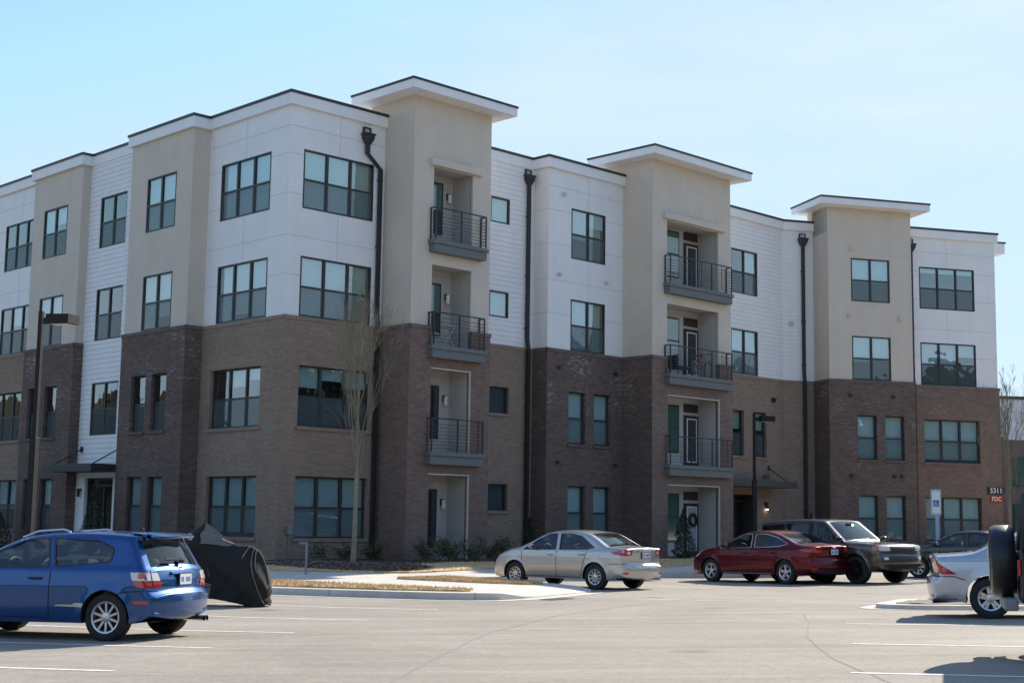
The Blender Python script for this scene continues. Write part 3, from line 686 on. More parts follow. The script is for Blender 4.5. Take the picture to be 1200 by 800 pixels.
# tower roofs: slabs with deep overhang, tilting forward a touch
def tower_roof(p00, ux, uy, w_, d_, name='tower_roof'):
    """p00 front-left corner in plan; ux along the front, uy backwards"""
    t = empty('x', (0, 0, 0)); bpy.data.objects.remove(t)
    def pr(x, y, z): q = p00 + ux * x + uy * y; return rel(q, z)
    for nm, m_, z0, z1, g_ in (('roof_soffit', 'trim', ZTW, ZTW + .27, 0), ('roof_edge', 'cap', ZTW + .275, ZTW + .345, .03)):
        mb = MB(); c_ = [pr(-g_, -g_, 0), pr(w_ + g_, -g_, 0), pr(w_ + g_, d_ + g_, 0), pr(-g_, d_ + g_, 0)]
        lo = [(x, y, z0 - ROOT.z) for x, y, _ in c_]; hi = [(x, y, z1 - ROOT.z) for x, y, _ in c_]
        mb.quad(lo[::-1]); mb.quad(hi)
        for a in range(4): b = (a + 1) % 4; mb.quad([lo[a], lo[b], hi[b], hi[a]])
        mb.build(nm, m_, bld, merge=True)
    # back and sides of the tower above the roof
    mb = MB(); o_ = .63
    f = [pr(o_, o_ + .02, 0), pr(w_ - o_, o_ + .02, 0), pr(w_ - o_, d_ - .3, 0), pr(o_, d_ - .3, 0)]
    for a in (1, 2, 3): b = (a + 1) % 4; mb.quad([(*f[a][:2], 14.2 - ROOT.z), (*f[b][:2], 14.2 - ROOT.z), (*f[b][:2], ZTW - ROOT.z), (*f[a][:2], ZTW - ROOT.z)], uv=[(0, 0)] * 4)
    mb.build('tower_wall', 'stucco', bld)
tower_roof(UN(28.33, nT1 - .62), Uv, Nv, 32.98 - 28.33, 3.17)
tower_roof(UN(39.77, nT2 - .62), Uv, Nv, 45.83 - 39.77, 3.37)
tower_roof(FE(28.85, mT3 + .62), Fv, -Gv, 34.12 - 28.85, 2.75)
# small roof corner at the right end
mb = MB(); q = [FE(37.2, m11 - 1.6), FE(40.0, m11 - 1.6), FE(40.0, m11 - 6), FE(37.2, m11 - 6)]
lo = [rel(p, ZT - .1) for p in q]; hi = [rel(p, ZC + .02) for p in q]; mb.quad(lo[::-1]); mb.quad(hi)
for a in range(4): b = (a + 1) % 4; mb.quad([lo[a], lo[b], hi[b], hi[a]])
mb.build('cornice', 'trim', bld, merge=True)
mb = MB(); q = [FE(37.15, m11 - 1.55), FE(40.05, m11 - 1.55), FE(40.05, m11 - 6.05), FE(37.15, m11 - 6.05)]
lo = [rel(p, ZC + .024) for p in q]; hi = [rel(p, ZC + .09) for p in q]; mb.quad(lo[::-1]); mb.quad(hi)
for a in range(4): b = (a + 1) % 4; mb.quad([lo[a], lo[b], hi[b], hi[a]])
mb.build('parapet_cap', 'cap', bld, merge=True)

# wall placement helper: local frame of an edge
def edge(key):
    i = ORDER.index(key); a, b = OUT[i], OUT[(i + 1) % NP]; return a, math.atan2(b.y - a.y, b.x - a.x)
def put(o, key, s_, y, z):
    a, ang = edge(key); c, s = math.cos(ang), math.sin(ang)
    o.location = (a.x + c * s_ - s * y - ROOT.x, a.y + s * s_ + c * y - ROOT.y, z - ROOT.z); o.rotation_euler = (0, 0, ang); return o
# ---- windows
def proto_window(cols, small=False):
    wd = .95 if small else WW[cols]; h = .93 if small else WH; n = 1 if small else cols
    f = MB(); ft = .05
    f.box(0, wd, -.02, .06, 0, ft); f.box(0, wd, -.02, .06, h - ft, h); f.box(0, ft, -.02, .06, ft, h - ft); f.box(wd - ft, wd, -.02, .06, ft, h - ft)
    for k in range(1, n): f.box(wd * k / n - .04, wd * k / n + .04, -.015, .06, ft, h - ft)
    if not small:
        for k in range(n): 
            x0 = wd * k / n + (.04 if k else ft); x1 = wd * (k + 1) / n - (.04 if k < n - 1 else ft)
            f.box(x0, x1, -.01, .05, h * .49 - .025, h * .49 + .03)
    root = f.build('window', 'frame', bld)
    g = MB(); s = MB()
    for k in range(n):
        x0 = wd * k / n + (.04 if k else ft); x1 = wd * (k + 1) / n - (.04 if k < n - 1 else ft)
        g.quad([(x0, .03, ft), (x1, .03, ft), (x1, .03, h - ft), (x0, .03, h - ft)])
        if not small: s.quad([(x0, .004, ft), (x1, .004, ft), (x1, .004, h * .49 - .025), (x0, .004, h * .49 - .025)])
    g.build('glass', 'glass', root)
    if not small: s.build('insect_screen', 'screen', root)
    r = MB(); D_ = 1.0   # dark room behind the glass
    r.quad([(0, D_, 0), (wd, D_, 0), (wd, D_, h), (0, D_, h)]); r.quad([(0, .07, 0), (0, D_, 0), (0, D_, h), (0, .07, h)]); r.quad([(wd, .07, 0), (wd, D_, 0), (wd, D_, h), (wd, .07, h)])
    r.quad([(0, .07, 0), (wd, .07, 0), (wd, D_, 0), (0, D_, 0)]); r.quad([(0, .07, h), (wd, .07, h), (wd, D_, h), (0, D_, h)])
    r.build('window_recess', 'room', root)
    return root
PROTO = {}; used = set()
def blind(root, cols, drops, m_):
    wd = .95 if cols == 's' else WW[cols]; n = 1 if cols == 's' else cols; h = .93 if cols == 's' else WH; mb = MB()
    for k in range(n):
        dr = drops[k % len(drops)]
        if dr <= 0: continue
        x0 = wd * k / n + .05; x1 = wd * (k + 1) / n - .05; z0 = h - .04 - (h - .09) * dr
        mb.box(x0, x1, .085, .095, z0, h - .04)
    if mb.v: mb.build('blind', m_, root)
def sill(root, cols, m_):
    wd = .95 if cols == 's' else WW[cols]; mb = MB(); b = wd + .06
    pts = [(-.06, -.075, -.10), (b, -.075, -.10), (b, -.075, -.015), (-.06, -.075, -.015)]
    mb.box(-.06, b, -.20, -.02, -.11, -.012); mb.uv = [(p[0], p[2]) for p in mb.v]; mb.uvs = True
    mb.build('sill', m_, root)
rw = random.Random(3)
BL = {('F', 0): ([.95], 'slat_blind'), ('G', 0): ([1, 1, 1], 'slat_blind'), ('F', 1): ([.0, .3, .2], 'blind'), ('G', 1): ([.35, .2, .3], 'slat_blind'), ('G', 2): ([1, 1, 0], 'blind'), ('G', 3): ([1, 1, 0], 'blind'),
      ('F', 2): ([1, .9, 1], 'blind'), ('F', 3): ([1], 'blind'), ('D', 0): ([1], 'slat_blind'), ('D', 1): ([0], 'blind'), ('D', 2): ([1, .8], 'blind'), ('D', 3): ([1, 1], 'blind'), ('Ci', 3): ([0], 'blind'), ('Ci', 2): ([0], 'blind'), ('Ci', 1): ([0], 'blind'),
      ('A', 0): ([.5], 'blind'), ('A', 1): ([0], 'blind'), ('A', 2): ([.5], 'blind'), ('A', 3): ([.55, .35], 'blind'), ('Z', 0): ([.6], 'blind'), ('Z', 1): ([.0], 'blind'), ('Z', 2): ([0, .4], 'blind'), ('Z', 3): ([0], 'blind'),
      ('L', 0): ([1], 'blind'), ('L', 1): ([1], 'blind'), ('L', 2): ([1, .0], 'blind'), ('L', 3): ([.6, .3], 'blind'), ('Oi', 1): ([.4], 'blind2'), ('Oi', 2): ([1], 'blind'), ('Oi', 3): ([0, .5], 'blind'),
      ('Rr', 0): ([1], 'blind'), ('Rr', 1): ([1], 'blind'), ('Rr', 2): ([.6, .48], 'blind'), ('Rr', 3): ([.55], 'blind'), ('Si', 0): ([1], 'blind'), ('Si', 1): ([.95], 'blind'), ('Si', 2): ([.5, .5, .3], 'blind'), ('Si', 3): ([.12], 'blind'),
      ('Ji', 3): ([1], 'blind'), ('Ji', 2): ([1], 'blind'), ('Ji', 1): ([1], 'blind_dark'), ('Ji', 0): ([1], 'blind_dark')}
GREEN = {('G', 2): 2, ('G', 3): 2, ('L', 2): 1, ('L', 3): 1, ('Oi', 3): 1}
for key in ORDER:
    for (_, s_, c_, fl) in OPS[key]:
        if c_ not in PROTO: PROTO[c_] = proto_window(c_ if c_ != 's' else 1, c_ == 's')
        o = PROTO[c_] if c_ not in used else copy_tree(PROTO_SRC[c_], bld)
        if c_ not in used:
            used.add(c_)
            if 'PROTO_SRC' not in globals(): PROTO_SRC = {}
            PROTO_SRC[c_] = o
            # keep an untouched list of base children by copying before blinds are added
            base = copy_tree(o, bld); PROTO_SRC[c_] = base; o, base = base, o; PROTO_SRC[c_] = base
        h = .93 if c_ == 's' else WH; lowbrick = SPEC[key][0] and HEAD[fl] < ZB
        put(o, key, s_, .09 if lowbrick else .012, HEAD[fl] - h)
        dr, bm_ = BL.get((key, fl), ([rw.choice([1, .5, 0])], 'blind'))
        blind(o, c_, dr, bm_)
        if (key, fl) in GREEN:
            k_ = GREEN[(key, fl)]; mb = MB(); wd = WW[c_]; x0 = wd * k_ / c_ + .12; mb.box(x0, wd * (k_ + 1) / c_ - .05, .2, .21, .06, WH - .05); mb.build('curtain', 'blind2', o)
        if lowbrick: sill(o, c_, SPEC[key][0])
for c_, b_ in PROTO_SRC.items():
    for ch in list(b_.children): bpy.data.objects.remove(ch)
    bpy.data.objects.remove(b_)
# thin trim round the openings of the sided walls
# ---- panel joints
for key, zs, ss in (('F', [13.80, 12.92, 11.66, 10.34, 9.11], None), ('G', [13.80, 12.92, 11.66, 10.34, 9.11], None), ('L', [13.80, 12.92, 11.66, 10.34, 9.11], None), ('Si', [13.80, 12.92, 11.66, 10.34, 9.11], None), ('Z', [13.8, 12.92, 11.66, 10.34, 9.11], None), ('K', [12.92, 11.66, 10.34, 9.11], None)):
    i = ORDER.index(key); a, b = OUT[i], OUT[(i + 1) % NP]; L = (b - a).length; mb = MB(); wn = [h_ for h_ in holes[key] if h_[3] > ZB + 1]
    def hseg(z):
        segs = [(.0, L)]
        for h_ in wn:
            if h_[2] - .02 < z < h_[3] + .02:
                ns = []
                for q0, q1 in segs:
                    if h_[1] <= q0 or h_[0] >= q1: ns.append((q0, q1)); continue
                    if h_[0] > q0: ns.append((q0, h_[0]))
                    if h_[1] < q1: ns.append((h_[1], q1))
                segs = ns
        return segs
    for z in zs:
        for q0, q1 in hseg(z): mb.box(q0, q1, -.004, .0, z - .009, z + .009)
    if key != 'K':
        xc = (wn[0][0] + wn[0][1]) / 2
        if key == 'Z': xs_ = [xc, xc - 7]
        else: xs_ = [xc]
        for xq in xs_:
            for z0, z1 in ((HEAD[3], ZT), (HEAD[2], HEAD[3] - WH)): mb.box(xq - .009, xq + .009, -.0035, 0, z0, z1)
    mb.build('panel_joints', 'joint', bld, loc=rel(a), rz=edge(key)[1])
# ---- balconies
def balcony(key, fl, wide):
    s0, s1, b0, b1 = BAL[key]; zf, zh = FLOOR[fl], OPH[key][fl]; a, ang = edge(key); D_ = 1.0; th = .22
    def B(mb, name, m_, par=None, **kw):
        if par: return mb.build(name, m_, par, **kw)
        return mb.build(name, m_, bld, loc=rel(a), rz=ang, **kw)
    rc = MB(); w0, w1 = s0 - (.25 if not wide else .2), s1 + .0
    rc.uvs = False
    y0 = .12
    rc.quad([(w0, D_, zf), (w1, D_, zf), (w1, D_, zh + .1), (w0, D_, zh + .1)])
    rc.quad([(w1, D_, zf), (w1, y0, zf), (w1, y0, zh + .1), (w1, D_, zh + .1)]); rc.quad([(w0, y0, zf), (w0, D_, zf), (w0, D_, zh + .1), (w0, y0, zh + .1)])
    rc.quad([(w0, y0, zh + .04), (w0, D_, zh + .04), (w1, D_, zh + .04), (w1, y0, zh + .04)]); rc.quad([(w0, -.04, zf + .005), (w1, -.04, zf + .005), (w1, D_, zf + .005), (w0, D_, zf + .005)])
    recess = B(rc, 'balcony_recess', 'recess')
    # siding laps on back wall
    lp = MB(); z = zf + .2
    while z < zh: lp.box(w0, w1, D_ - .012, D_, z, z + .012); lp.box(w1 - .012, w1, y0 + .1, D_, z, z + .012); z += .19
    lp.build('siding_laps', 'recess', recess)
    fr = MB()   # pale liner round the opening on the brick floors
    if fl < 2:
        fr.box(s1 - .03, s1 + .0, -.052, .02, zf, zh - .03); fr.box(s0, s1, -.052, .02, zh - .035, zh)
        fr.build('opening_trim', 'stucco', recess)
    # door and window on the back wall
    dr = MB()
    if wide:
        wx = s0 + 1.30; dx = s0 + 2.33
        fm = MB(); fm.box(wx - .25, wx + .62, D_ - .05, D_ - .01, zf + .55, zf + 2.38); wo = fm.build('recess_window', 'frame', recess)
        gm = MB(); gm.quad([(wx - .2, D_ - .055, zf + 1.5), (wx + .56, D_ - .055, zf + 1.5), (wx + .56, D_ - .055, zf + 2.32), (wx - .2, D_ - .055, zf + 2.32)])
        gm.quad([(wx - .2, D_ - .055, zf + .6), (wx + .56, D_ - .055, zf + .6), (wx + .56, D_ - .055, zf + 1.44), (wx - .2, D_ - .055, zf + 1.44)]); gm.build('glass', 'pane_green', wo)
        dr.box(dx - .09, dx + .75, D_ - .07, D_, zf, zf + 2.02); dr.box(dx - .09, dx + .75, D_ - .05, D_, zf + 2.14, zf + 2.46)
        do = B(dr, 'patio_door', 'door_dark'); gp_ = MB()
        for (q0, q1, z0, z1) in ((dx + .02, dx + .06, .2, 1.9), (dx + .60, dx + .64, .2, 1.9), (dx + .06, dx + .60, .2, .24), (dx + .06, dx + .60, 1.86, 1.9)): gp_.box(q0, q1, D_ - .09, D_ - .07, zf + z0, zf + z1)
        gp_.build('door_trim', 'trim', do); g2 = MB(); g2.quad([(dx + .06, D_ - .078, zf + .24), (dx + .60, D_ - .078, zf + .24), (dx + .60, D_ - .078, zf + 1.86), (dx + .06, D_ - .078, zf + 1.86)])
        g2.build('glass', 'pane_pale' if fl == 0 else 'pane_dark', do)
        lampx = None
    else:
        e0 = s0 + .70; dr.box(e0 - .2, e0 + .55, D_ - .06, D_, zf + .5 if fl else zf + .35, zf + 2.25); do = B(dr, 'patio_door', 'frame')
        g2 = MB(); zl = zf + (.58 if fl else .45)
        if fl >= 2:
            g2.quad([(e0 - .15, D_ - .065, zf + 1.3), (e0 + .49, D_ - .065, zf + 1.3), (e0 + .49, D_ - .065, zf + 2.18), (e0 - .15, D_ - .065, zf + 2.18)])
            g2.build('glass', 'pane_green', do)
        else:
            g2.quad([(e0 - .15, D_ - .065, zl), (e0 + .49, D_ - .065, zl), (e0 + .49, D_ - .065, zf + 2.18), (e0 - .15, D_ - .065, zf + 2.18)]); g2.build('glass', 'pane_dark', do)
        lm = MB(); lx = s0 + 1.5; lm.box(lx - .06, lx + .06, D_ - .05, D_, zf + 1.75, zf + 1.95); lm2 = MB(); lm2.lathe([(zf + 1.62, .0), (zf + 1.62, .065), (zf + 1.9, .065), (zf + 1.92, 0)], 12, 'z', (lx, D_ - .11, 0))
        lo_ = B(lm, 'wall_lamp', 'frame'); lm2.build('lamp_shade', 'lamp_glass', lo_)
    if fl == 0: return
    pj = .34
    sl = MB(); sl.box(b0, b1, -pj, -BD if fl < 2 else -.001, zf - .13, zf); sl.box(b0 + .05, b1 - .05, -pj + .05, -BD if fl < 2 else -.001, zf - .40, zf - .13)
    slab = B(sl, 'balcony', 'slab', bevel=.01)
    r = MB(); rh = 1.08; x0, x1 = b0 + .09, b1 - .09; yf = -pj + .06
    if fl < 3 or True:
        ys_ = -BD
        r.box(x0, x1, yf - .025, yf + .025, zf + rh - .04, zf + rh)
        for x in (x0, x1): r.box(x - .02, x + .02, yf, -.005, zf + rh - .04, zf + rh)
        nb = 8
        for k in range(nb):
            z = zf + .1 + k * (rh - .2) / nb; r.box(x0, x1, yf - .007, yf + .007, z, z + .014)
            for x in (x0, x1): r.box(x - .007, x + .007, yf, -.005, z, z + .014)
        npost = 4 if wide else 3
        for k in range(npost): x = x0 + (x1 - x0) * k / (npost - 1); r.box(x - .02, x + .02, yf - .02, yf + .02, zf, zf + rh - .04)
        if wide:
            for k in range(3): x = x0 + (x1 - x0) * (k + .5) / 3; r.box(x - .008, x + .008, yf - .008, yf + .008, zf + .1, zf + rh - .04)
        for x in (x0, x1): r.box(x - .02, x + .02, -.05, -.005, zf, zf + rh - .04)
    r.build('railing', 'rail', slab)
mat('pane_green', (.06, .13, .11), .08, coat=.6, ior=2.0)
mat('pane_dark', (.02, .022, .022), .08, coat=.6, ior=1.9)
mat('pane_pale', (.34, .40, .42), .15, coat=.6)
for key in ('I', 'N'):
    for fl in range(4): balcony(key, fl, key == 'N')
# lintels over the top balcony openings
for key, s0, s1 in (('I', 29.63 - uH, 31.9 - uH), ('N', 41.0 - uM, 44.78 - uM)):
    mb = MB(); mb.box(s0, s1, -.16, -.001, 13.09, 13.33); a, ang = edge(key); mb.build('lintel', 'stucco', bld, loc=rel(a), rz=ang, bevel=.012)
# ---- downpipes with conductor heads
def downpipe(key, s_, top, jog=None):
    a, ang = edge(key); mb = MB(); y = -.11
    pts = [(s_, y, top), (s_, y, top - .35)]
    if jog: pts += [(s_ + jog, y, top - .8)]
    x = pts[-1][0]
    pts += [(x, y, ZB + .35), (x, y - .04, ZB + .1), (x, y - .07, ZB - .05), (x, y - .07, .55), (x, y - .2, .42)]
    # rectangular pipe from short boxes along the path
    for p, q in zip(pts[:-1], pts[1:]):
        hw = .065
        v = [(p[0] - hw, p[1] - .05, p[2]), (p[0] + hw, p[1] - .05, p[2]), (p[0] + hw, p[1] + .05, p[2]), (p[0] - hw, p[1] + .05, p[2])]
        u_ = [(q[0] - hw, q[1] - .05, q[2]), (q[0] + hw, q[1] - .05, q[2]), (q[0] + hw, q[1] + .05, q[2]), (q[0] - hw, q[1] + .05, q[2])]
        for k in range(4): j = (k + 1) % 4; mb.quad([v[k], v[j], u_[j], u_[k]])
    for z in (12.6, 10.4, 8.5, 6.4, 4.3, 2.2): 
        yy = y if z > ZB else y - .07; mb.box(x - .1, x + .1, yy - .02, yy + .06, z, z + .05)
    o = mb.build('downpipe', 'gutter', bld, loc=rel(a), rz=ang)
    h = MB(); w0, w1 = .15, .07
    z0, z1, z2 = top - .08, top + .12, top + .38
    def ring_(w_, z, yb=-.005, yf=-.24): return [(s_ - w_, yf, z), (s_ + w_, yf, z), (s_ + w_, yb, z), (s_ - w_, yb, z)]
    rings = [ring_(.065, z0, -.06, -.16), ring_(.17, z1), ring_(.19, z1 + .12), ring_(.22, z1 + .14, yf=-.27), ring_(.22, z1 + .18, yf=-.27)]
    for A, B_ in zip(rings[:-1], rings[1:]):
        for k in range(4): j = (k + 1) % 4; h.quad([A[k], A[j], B_[j], B_[k]])
    h.quad(rings[-1]); 
    z = z1 + .18
    for (q0, q1, k0, k1) in ((-.15, -.11, z, z + .22), (.11, .15, z, z + .22), (-.11, .11, z + .18, z + .22)): h.box(s_ + q0, s_ + q1, -.09, -.004, k0, k1)
    h.build('conductor_head', 'gutter', o); g_ = MB(); g_.box(s_ - .11, s_ + .11, -.05, -.006, z + .01, z + .18); g_.build('overflow_opening', 'white_metal', o)
downpipe('G', 28.14 - uG, 13.78, .56)
downpipe('Ji', 35.9 - uJ, 13.86)
downpipe('P', 28.95 - 27.99, 13.8)
downpipe('Si', .44, 13.8)
# ---- vent covers and wall lights
def vent(key, s_, z, m_='frame', sz=.07, name='vent_cover'):
    a, ang = edge(key); mb = MB(); d = -BD if z < ZB else 0; mb.box(s_ - sz, s_ + sz, d - .09, d - .001, z - sz * .8, z + sz * .8); mb.box(s_ - sz * 1.1, s_ + sz * 1.1, d - .12, d - .08, z + sz * .3, z + sz * .9); mb.build(name, m_, bld, loc=rel(a), rz=ang, bevel=.01)
for z in (3.75, 7.15): vent('L', .55, z); vent('L', 3.6, z)
for z in (3.75, 7.15): vent('Rr', .95, z); vent('Rr', 3.0, z)
vent('Rr', 3.35, 3.75)
for z in (10.55,): vent('L', .55, z, 'white_metal'); vent('L', 3.1, z, 'white_metal'); vent('Rr', .95, z, 'stucco'); vent('Rr', 3.4, z, 'stucco')
vent('L', .75, 13.55, 'white_metal'); vent('Rr', 1.1, 13.5, 'stucco'); vent('P', .4, 10.3, 'white_metal', .1)
vent('Oi', 50.3 - uO, 6.9, 'frame', .11, 'exterior_light'); vent('Si', 4.35, 1.55, 'frame', .08)
# utility box on the brick near the big corner
a, ang = edge('G'); mb = MB(); mb.box(.28, .46, -.16, -BD - .001, 1.15, 1.42); mb.box(.35, .38, -.09, -BD - .001, .4, 1.15); mb.build('utility_box', 'grey_metal', bld, loc=rel(a), rz=ang, bevel=.01)
# ---- entrances: glazed doors and steel canopies
def entrance(key, s0, s1, z1, c0, c1, cz, pj, lampx, lampz, lit, ndoor):
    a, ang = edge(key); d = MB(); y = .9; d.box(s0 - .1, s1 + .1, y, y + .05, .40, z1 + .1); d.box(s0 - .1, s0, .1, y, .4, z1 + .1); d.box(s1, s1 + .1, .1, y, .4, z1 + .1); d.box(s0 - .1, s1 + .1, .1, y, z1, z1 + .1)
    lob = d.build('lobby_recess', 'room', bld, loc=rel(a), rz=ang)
    f = MB(); yy = .55 if lit else .2; f.box(s0, s0 + .07, yy, yy + .08, .4, z1); f.box(s1 - .07, s1, yy, yy + .08, .4, z1); f.box(s0, s1, yy, yy + .08, z1 - .3, z1 - .22); f.box(s0, s1, yy, yy + .08, z1 - .07, z1); 
    for k in range(1, ndoor): x = s0 + (s1 - s0) * k / ndoor; f.box(x - .045, x + .045, yy, yy + .08, .4, z1 - .22)
    f.box(s0, s1, yy, yy + .08, .4, .6)
    dr = f.build('entrance_door', 'frame', bld, loc=rel(a), rz=ang); g_ = MB(); g_.quad([(s0 + .07, yy + .04, .6), (s1 - .07, yy + .04, .6), (s1 - .07, yy + .04, z1 - .07), (s0 + .07, yy + .04, z1 - .07)]); g_.build('glass', 'glass', dr)
    h_ = MB(); x = (s0 + s1) / 2; h_.box(x + .1, x + .13, yy - .08, yy - .05, 1.1, 1.75); h_.box(x + .1, x + .13, yy - .05, yy, 1.15, 1.19); h_.box(x + .1, x + .13, yy - .05, yy, 1.66, 1.70); h_.build('handle', 'chrome', dr)
    c = MB(); c.box(c0, c1, -pj, -BD - .005, cz, cz + .06); c.box(c0, c1, -pj, -pj + .06, cz + .06, cz + .26); c.box(c0, c0 + .06, -pj + .06, -BD - .005, cz + .06, cz + .26); c.box(c1 - .06, c1, -pj + .06, -BD - .005, cz + .06, cz + .26)
    cn = c.build('entrance_canopy', 'canopy', bld, loc=rel(a), rz=ang, bevel=.008)
    rd = MB()
    for x in (c0 + .35, c1 - .35): rd.tube([(x, -BD, cz + .85), (x, -pj + .15, cz + .2)], .022, 8); rd.box(x - .06, x + .06, -BD - .03, -BD + .01, cz + .75, cz + .95)
    rd.build('tie_rod', 'frame', cn)
    lm = MB(); yb = -BD if SPEC[key][0] else -.02; lm.box(lampx - .06, lampx + .06, yb - .12, yb, lampz + .05, lampz + .12); lo_ = lm.build('wall_lamp', 'frame', bld, loc=rel(a), rz=ang)
    l2 = MB(); l2.lathe([(lampz - .17, 0), (lampz - .17, .05), (lampz + .05, .06), (lampz + .05, 0)], 12, 'z', (lampx, yb - .09, 0)); l2.build('lamp_shade', 'frame', lo_)
    if lit: l3 = MB(); l3.lathe([(lampz - .20, 0), (lampz - .20, .045), (lampz - .172, .045)], 12, 'z', (lampx, yb - .09, 0)); l3.build('lamp_bulb', 'lit', lo_)
entrance('Ci', *ENT['Ci'][:2], 2.94, .05, nC - nD - .05, 3.12, 1.35, nC - 47.25, 2.45, False, 2)
entrance('Oi', *ENT['Oi'][:2], 2.86, .06, 50.3 - uO, 3.15, 1.25, 49.7 - uO, 2.45, True, 3)
a, ang = edge('Oi')
text_mesh('5311', .26, 'house_number', 'frame', bld, Vector(rel(a)) + Vector((math.cos(ang) * (49.75 - uO) + math.sin(ang) * (BD + .012), math.sin(ang) * (49.75 - uO) - math.cos(ang) * (BD + .012), 3.62)), (R(90), 0, ang), .008)
# ---- address and fire signs on the far brick
a, ang = edge('Si')
def wpos(key, s_, y, z):
    a, ang = edge(key); return Vector((a.x + math.cos(ang) * s_ - math.sin(ang) * y, a.y + math.sin(ang) * s_ + math.cos(ang) * y, z))
p = wpos('Si', 38.02 - 33.52, -BD - .02, 3.26)
sg = empty('address_sign', p, ang, 'black plate with white number 5311 on brick at the far right corner', 'sign'); mb = MB(); mb.box(-.42, .42, -.015, .015, -.16, .16); mb.build('sign_plate', 'sign_black', sg)
text_mesh('5311', .32, 'sign_number', 'sign_white', sg, (0, -.02, 0), (R(90), 0, 0), .003, .004)
p = wpos('Si', 38.04 - 33.52, -BD - .02, 2.90)
sg = empty('fire_sign', p, ang, 'red plate reading FDC just below the black number plate', 'sign'); mb = MB(); mb.box(-.30, .30, -.015, .015, -.15, .15); mb.build('sign_plate', 'sign_red', sg)
text_mesh('FDC', .27, 'sign_letters', 'sign_white', sg, (0, -.02, 0), (R(90), 0, 0), .003, .003)
# ------------------------------------------------------------------ far building
fb = empty('apartment_building', (35.6, 104, 0), R(12), 'distant brick and white panel apartment block beyond the far right corner', 'building')
mb = MB(); H_ = 11.2
def fwall(y, x0, x1, z0, z1, mb_): mb_.quad([(x0, y, z0), (x1, y, z0), (x1, y, z1), (x0, y, z1)], uv=[(x0, z0), (x1, z0), (x1, z1), (x0, z1)])
b1 = MB(); fwall(0, 0, 40, -.5, 7.9, b1); b1.quad([(0, 0, -.5), (0, 0, 7.9), (0, 16, 7.9), (0, 16, -.5)], uv=[(0, 0), (0, 8), (16, 8), (16, 0)]); b1.quad([(40, 0, -.5), (40, 16, -.5), (40, 16, 7.9), (40, 0, 7.9)], uv=[(0, 0), (16, 0), (16, 8), (0, 8)]); b1.build('brick_wall', 'brick_mid', fb)
b2 = MB(); b2.box(.03, 39.97, .03, 16, 7.9, H_ - .2); b2.build('panel_wall', 'panel', fb); b3 = MB(); b3.box(-.15, 40.15, -.15, 16.1, H_ - .2, H_); b3.build('parapet_cap', 'cap', fb)
b4 = MB(); b4.box(-.06, 40.06, -.06, .0, 7.8, 8.0); b4.build('ledge', 'brick_dark', fb)
fw = None
for xc in (1.2, 5.2, 9.2, 13.2, 17.2):
    for z in (1.2, 4.6, 8.35):
        if z > 8 : 
            if xc < 2: continue
        if fw is None:
            f = MB(); f.box(0, 2.2, -.05, .05, 0, 2.1); fw = f.build('window', 'frame', fb); g_ = MB()
            for q in (.08, 1.14):
                for k in (.08, 1.1): g_.quad([(q, -.06, k), (q + .98, -.06, k), (q + .98, -.06, k + .92), (q, -.06, k + .92)])
            g_.build('glass', 'pane_green', fw); o = fw
        else: o = copy_tree(fw, fb)
        o.location = (xc, -.03, z)

# unseen leaf skyline added behind the camera to darken the window reflections
mb = MB(); rnd = random.Random(21)
for k in range(15000):
    a_ = rnd.uniform(R(128), R(405)); r_ = rnd.uniform(75, 105); x, y = r_ * math.cos(a_), r_ * math.sin(a_)
    h = ((4.5 if a_ < R(225) else 13) + (1.2 if a_ < R(225) else 3) * math.sin(a_ * 9) + 1.5 * math.sin(a_ * 23)) * rnd.random() ** .7 + .5; sz = rnd.uniform(1.0, 2.4)
    n_ = Vector((rnd.gauss(0, 1), rnd.gauss(0, 1), rnd.gauss(0, 1))).normalized(); u_ = n_.orthogonal().normalized(); v_ = n_.cross(u_); c_ = Vector((x, y, h))
    mb.quad([c_ - u_ * sz - v_ * sz * .6, c_ + u_ * sz - v_ * sz * .6, c_ + u_ * sz * .6 + v_ * sz, c_ - u_ * sz * .6 + v_ * sz])
tag(mb.build('wood', 'added_skyline'), 'unseen wooded skyline added behind the camera for the window reflections', 'wood', kind='stuff')

# ------------------------------------------------------------------ planting
def leaf_cloud(mb, n, f, size, rnd, asp=.5, droop=0):
    for _ in range(n):
        c_ = Vector(f(rnd)); n_ = Vector((rnd.gauss(0, 1), rnd.gauss(0, 1), rnd.gauss(0, .8))).normalized(); u_ = n_.orthogonal().normalized(); u_ = Matrix.Rotation(rnd.uniform(0, 2 * PI), 3, n_) @ u_; v_ = n_.cross(u_)
        s_ = size * rnd.uniform(.6, 1.4); mb.quad([c_ - u_ * s_, c_ - v_ * s_ * asp, c_ + u_ * s_, c_ + v_ * s_ * asp])
def conical(x, y, h, r, label, seed, m_='leaf_dark'):
    rnd = random.Random(seed); z = ph(x, y); t = empty('evergreen_shrub', (x, y, z), 0, label, 'shrub', 'small conical evergreens by the wall')
    tr_ = MB(); tr_.tube([(0, 0, 0), (0, 0, h * .9)], [.035, .01], 6); tr_.build('trunk', 'bark', t)
    mb = MB(); lob = [(rnd.uniform(0, 2 * PI), rnd.uniform(.05, .95), rnd.uniform(.75, 1.2)) for _ in range(26)]
    def f(rn):
        zz = rn.random() ** 1.25; a_ = rn.uniform(0, 2 * PI); k = 1
        for (la, lz, lr) in lob:
            if abs(zz - lz) < .12 and abs((a_ - la + PI) % (2 * PI) - PI) < .5: k = lr
        rr = r * (1 - zz) ** .8 * min(1, zz * 6 + .45) * k * (rn.random() ** .35); return (rr * math.cos(a_), rr * math.sin(a_), .06 + zz * h)
    leaf_cloud(mb, 2600, f, .045, rnd, .35); mb.build('foliage', m_, t)
def wpt(u, n): return tuple(UN(u, n))
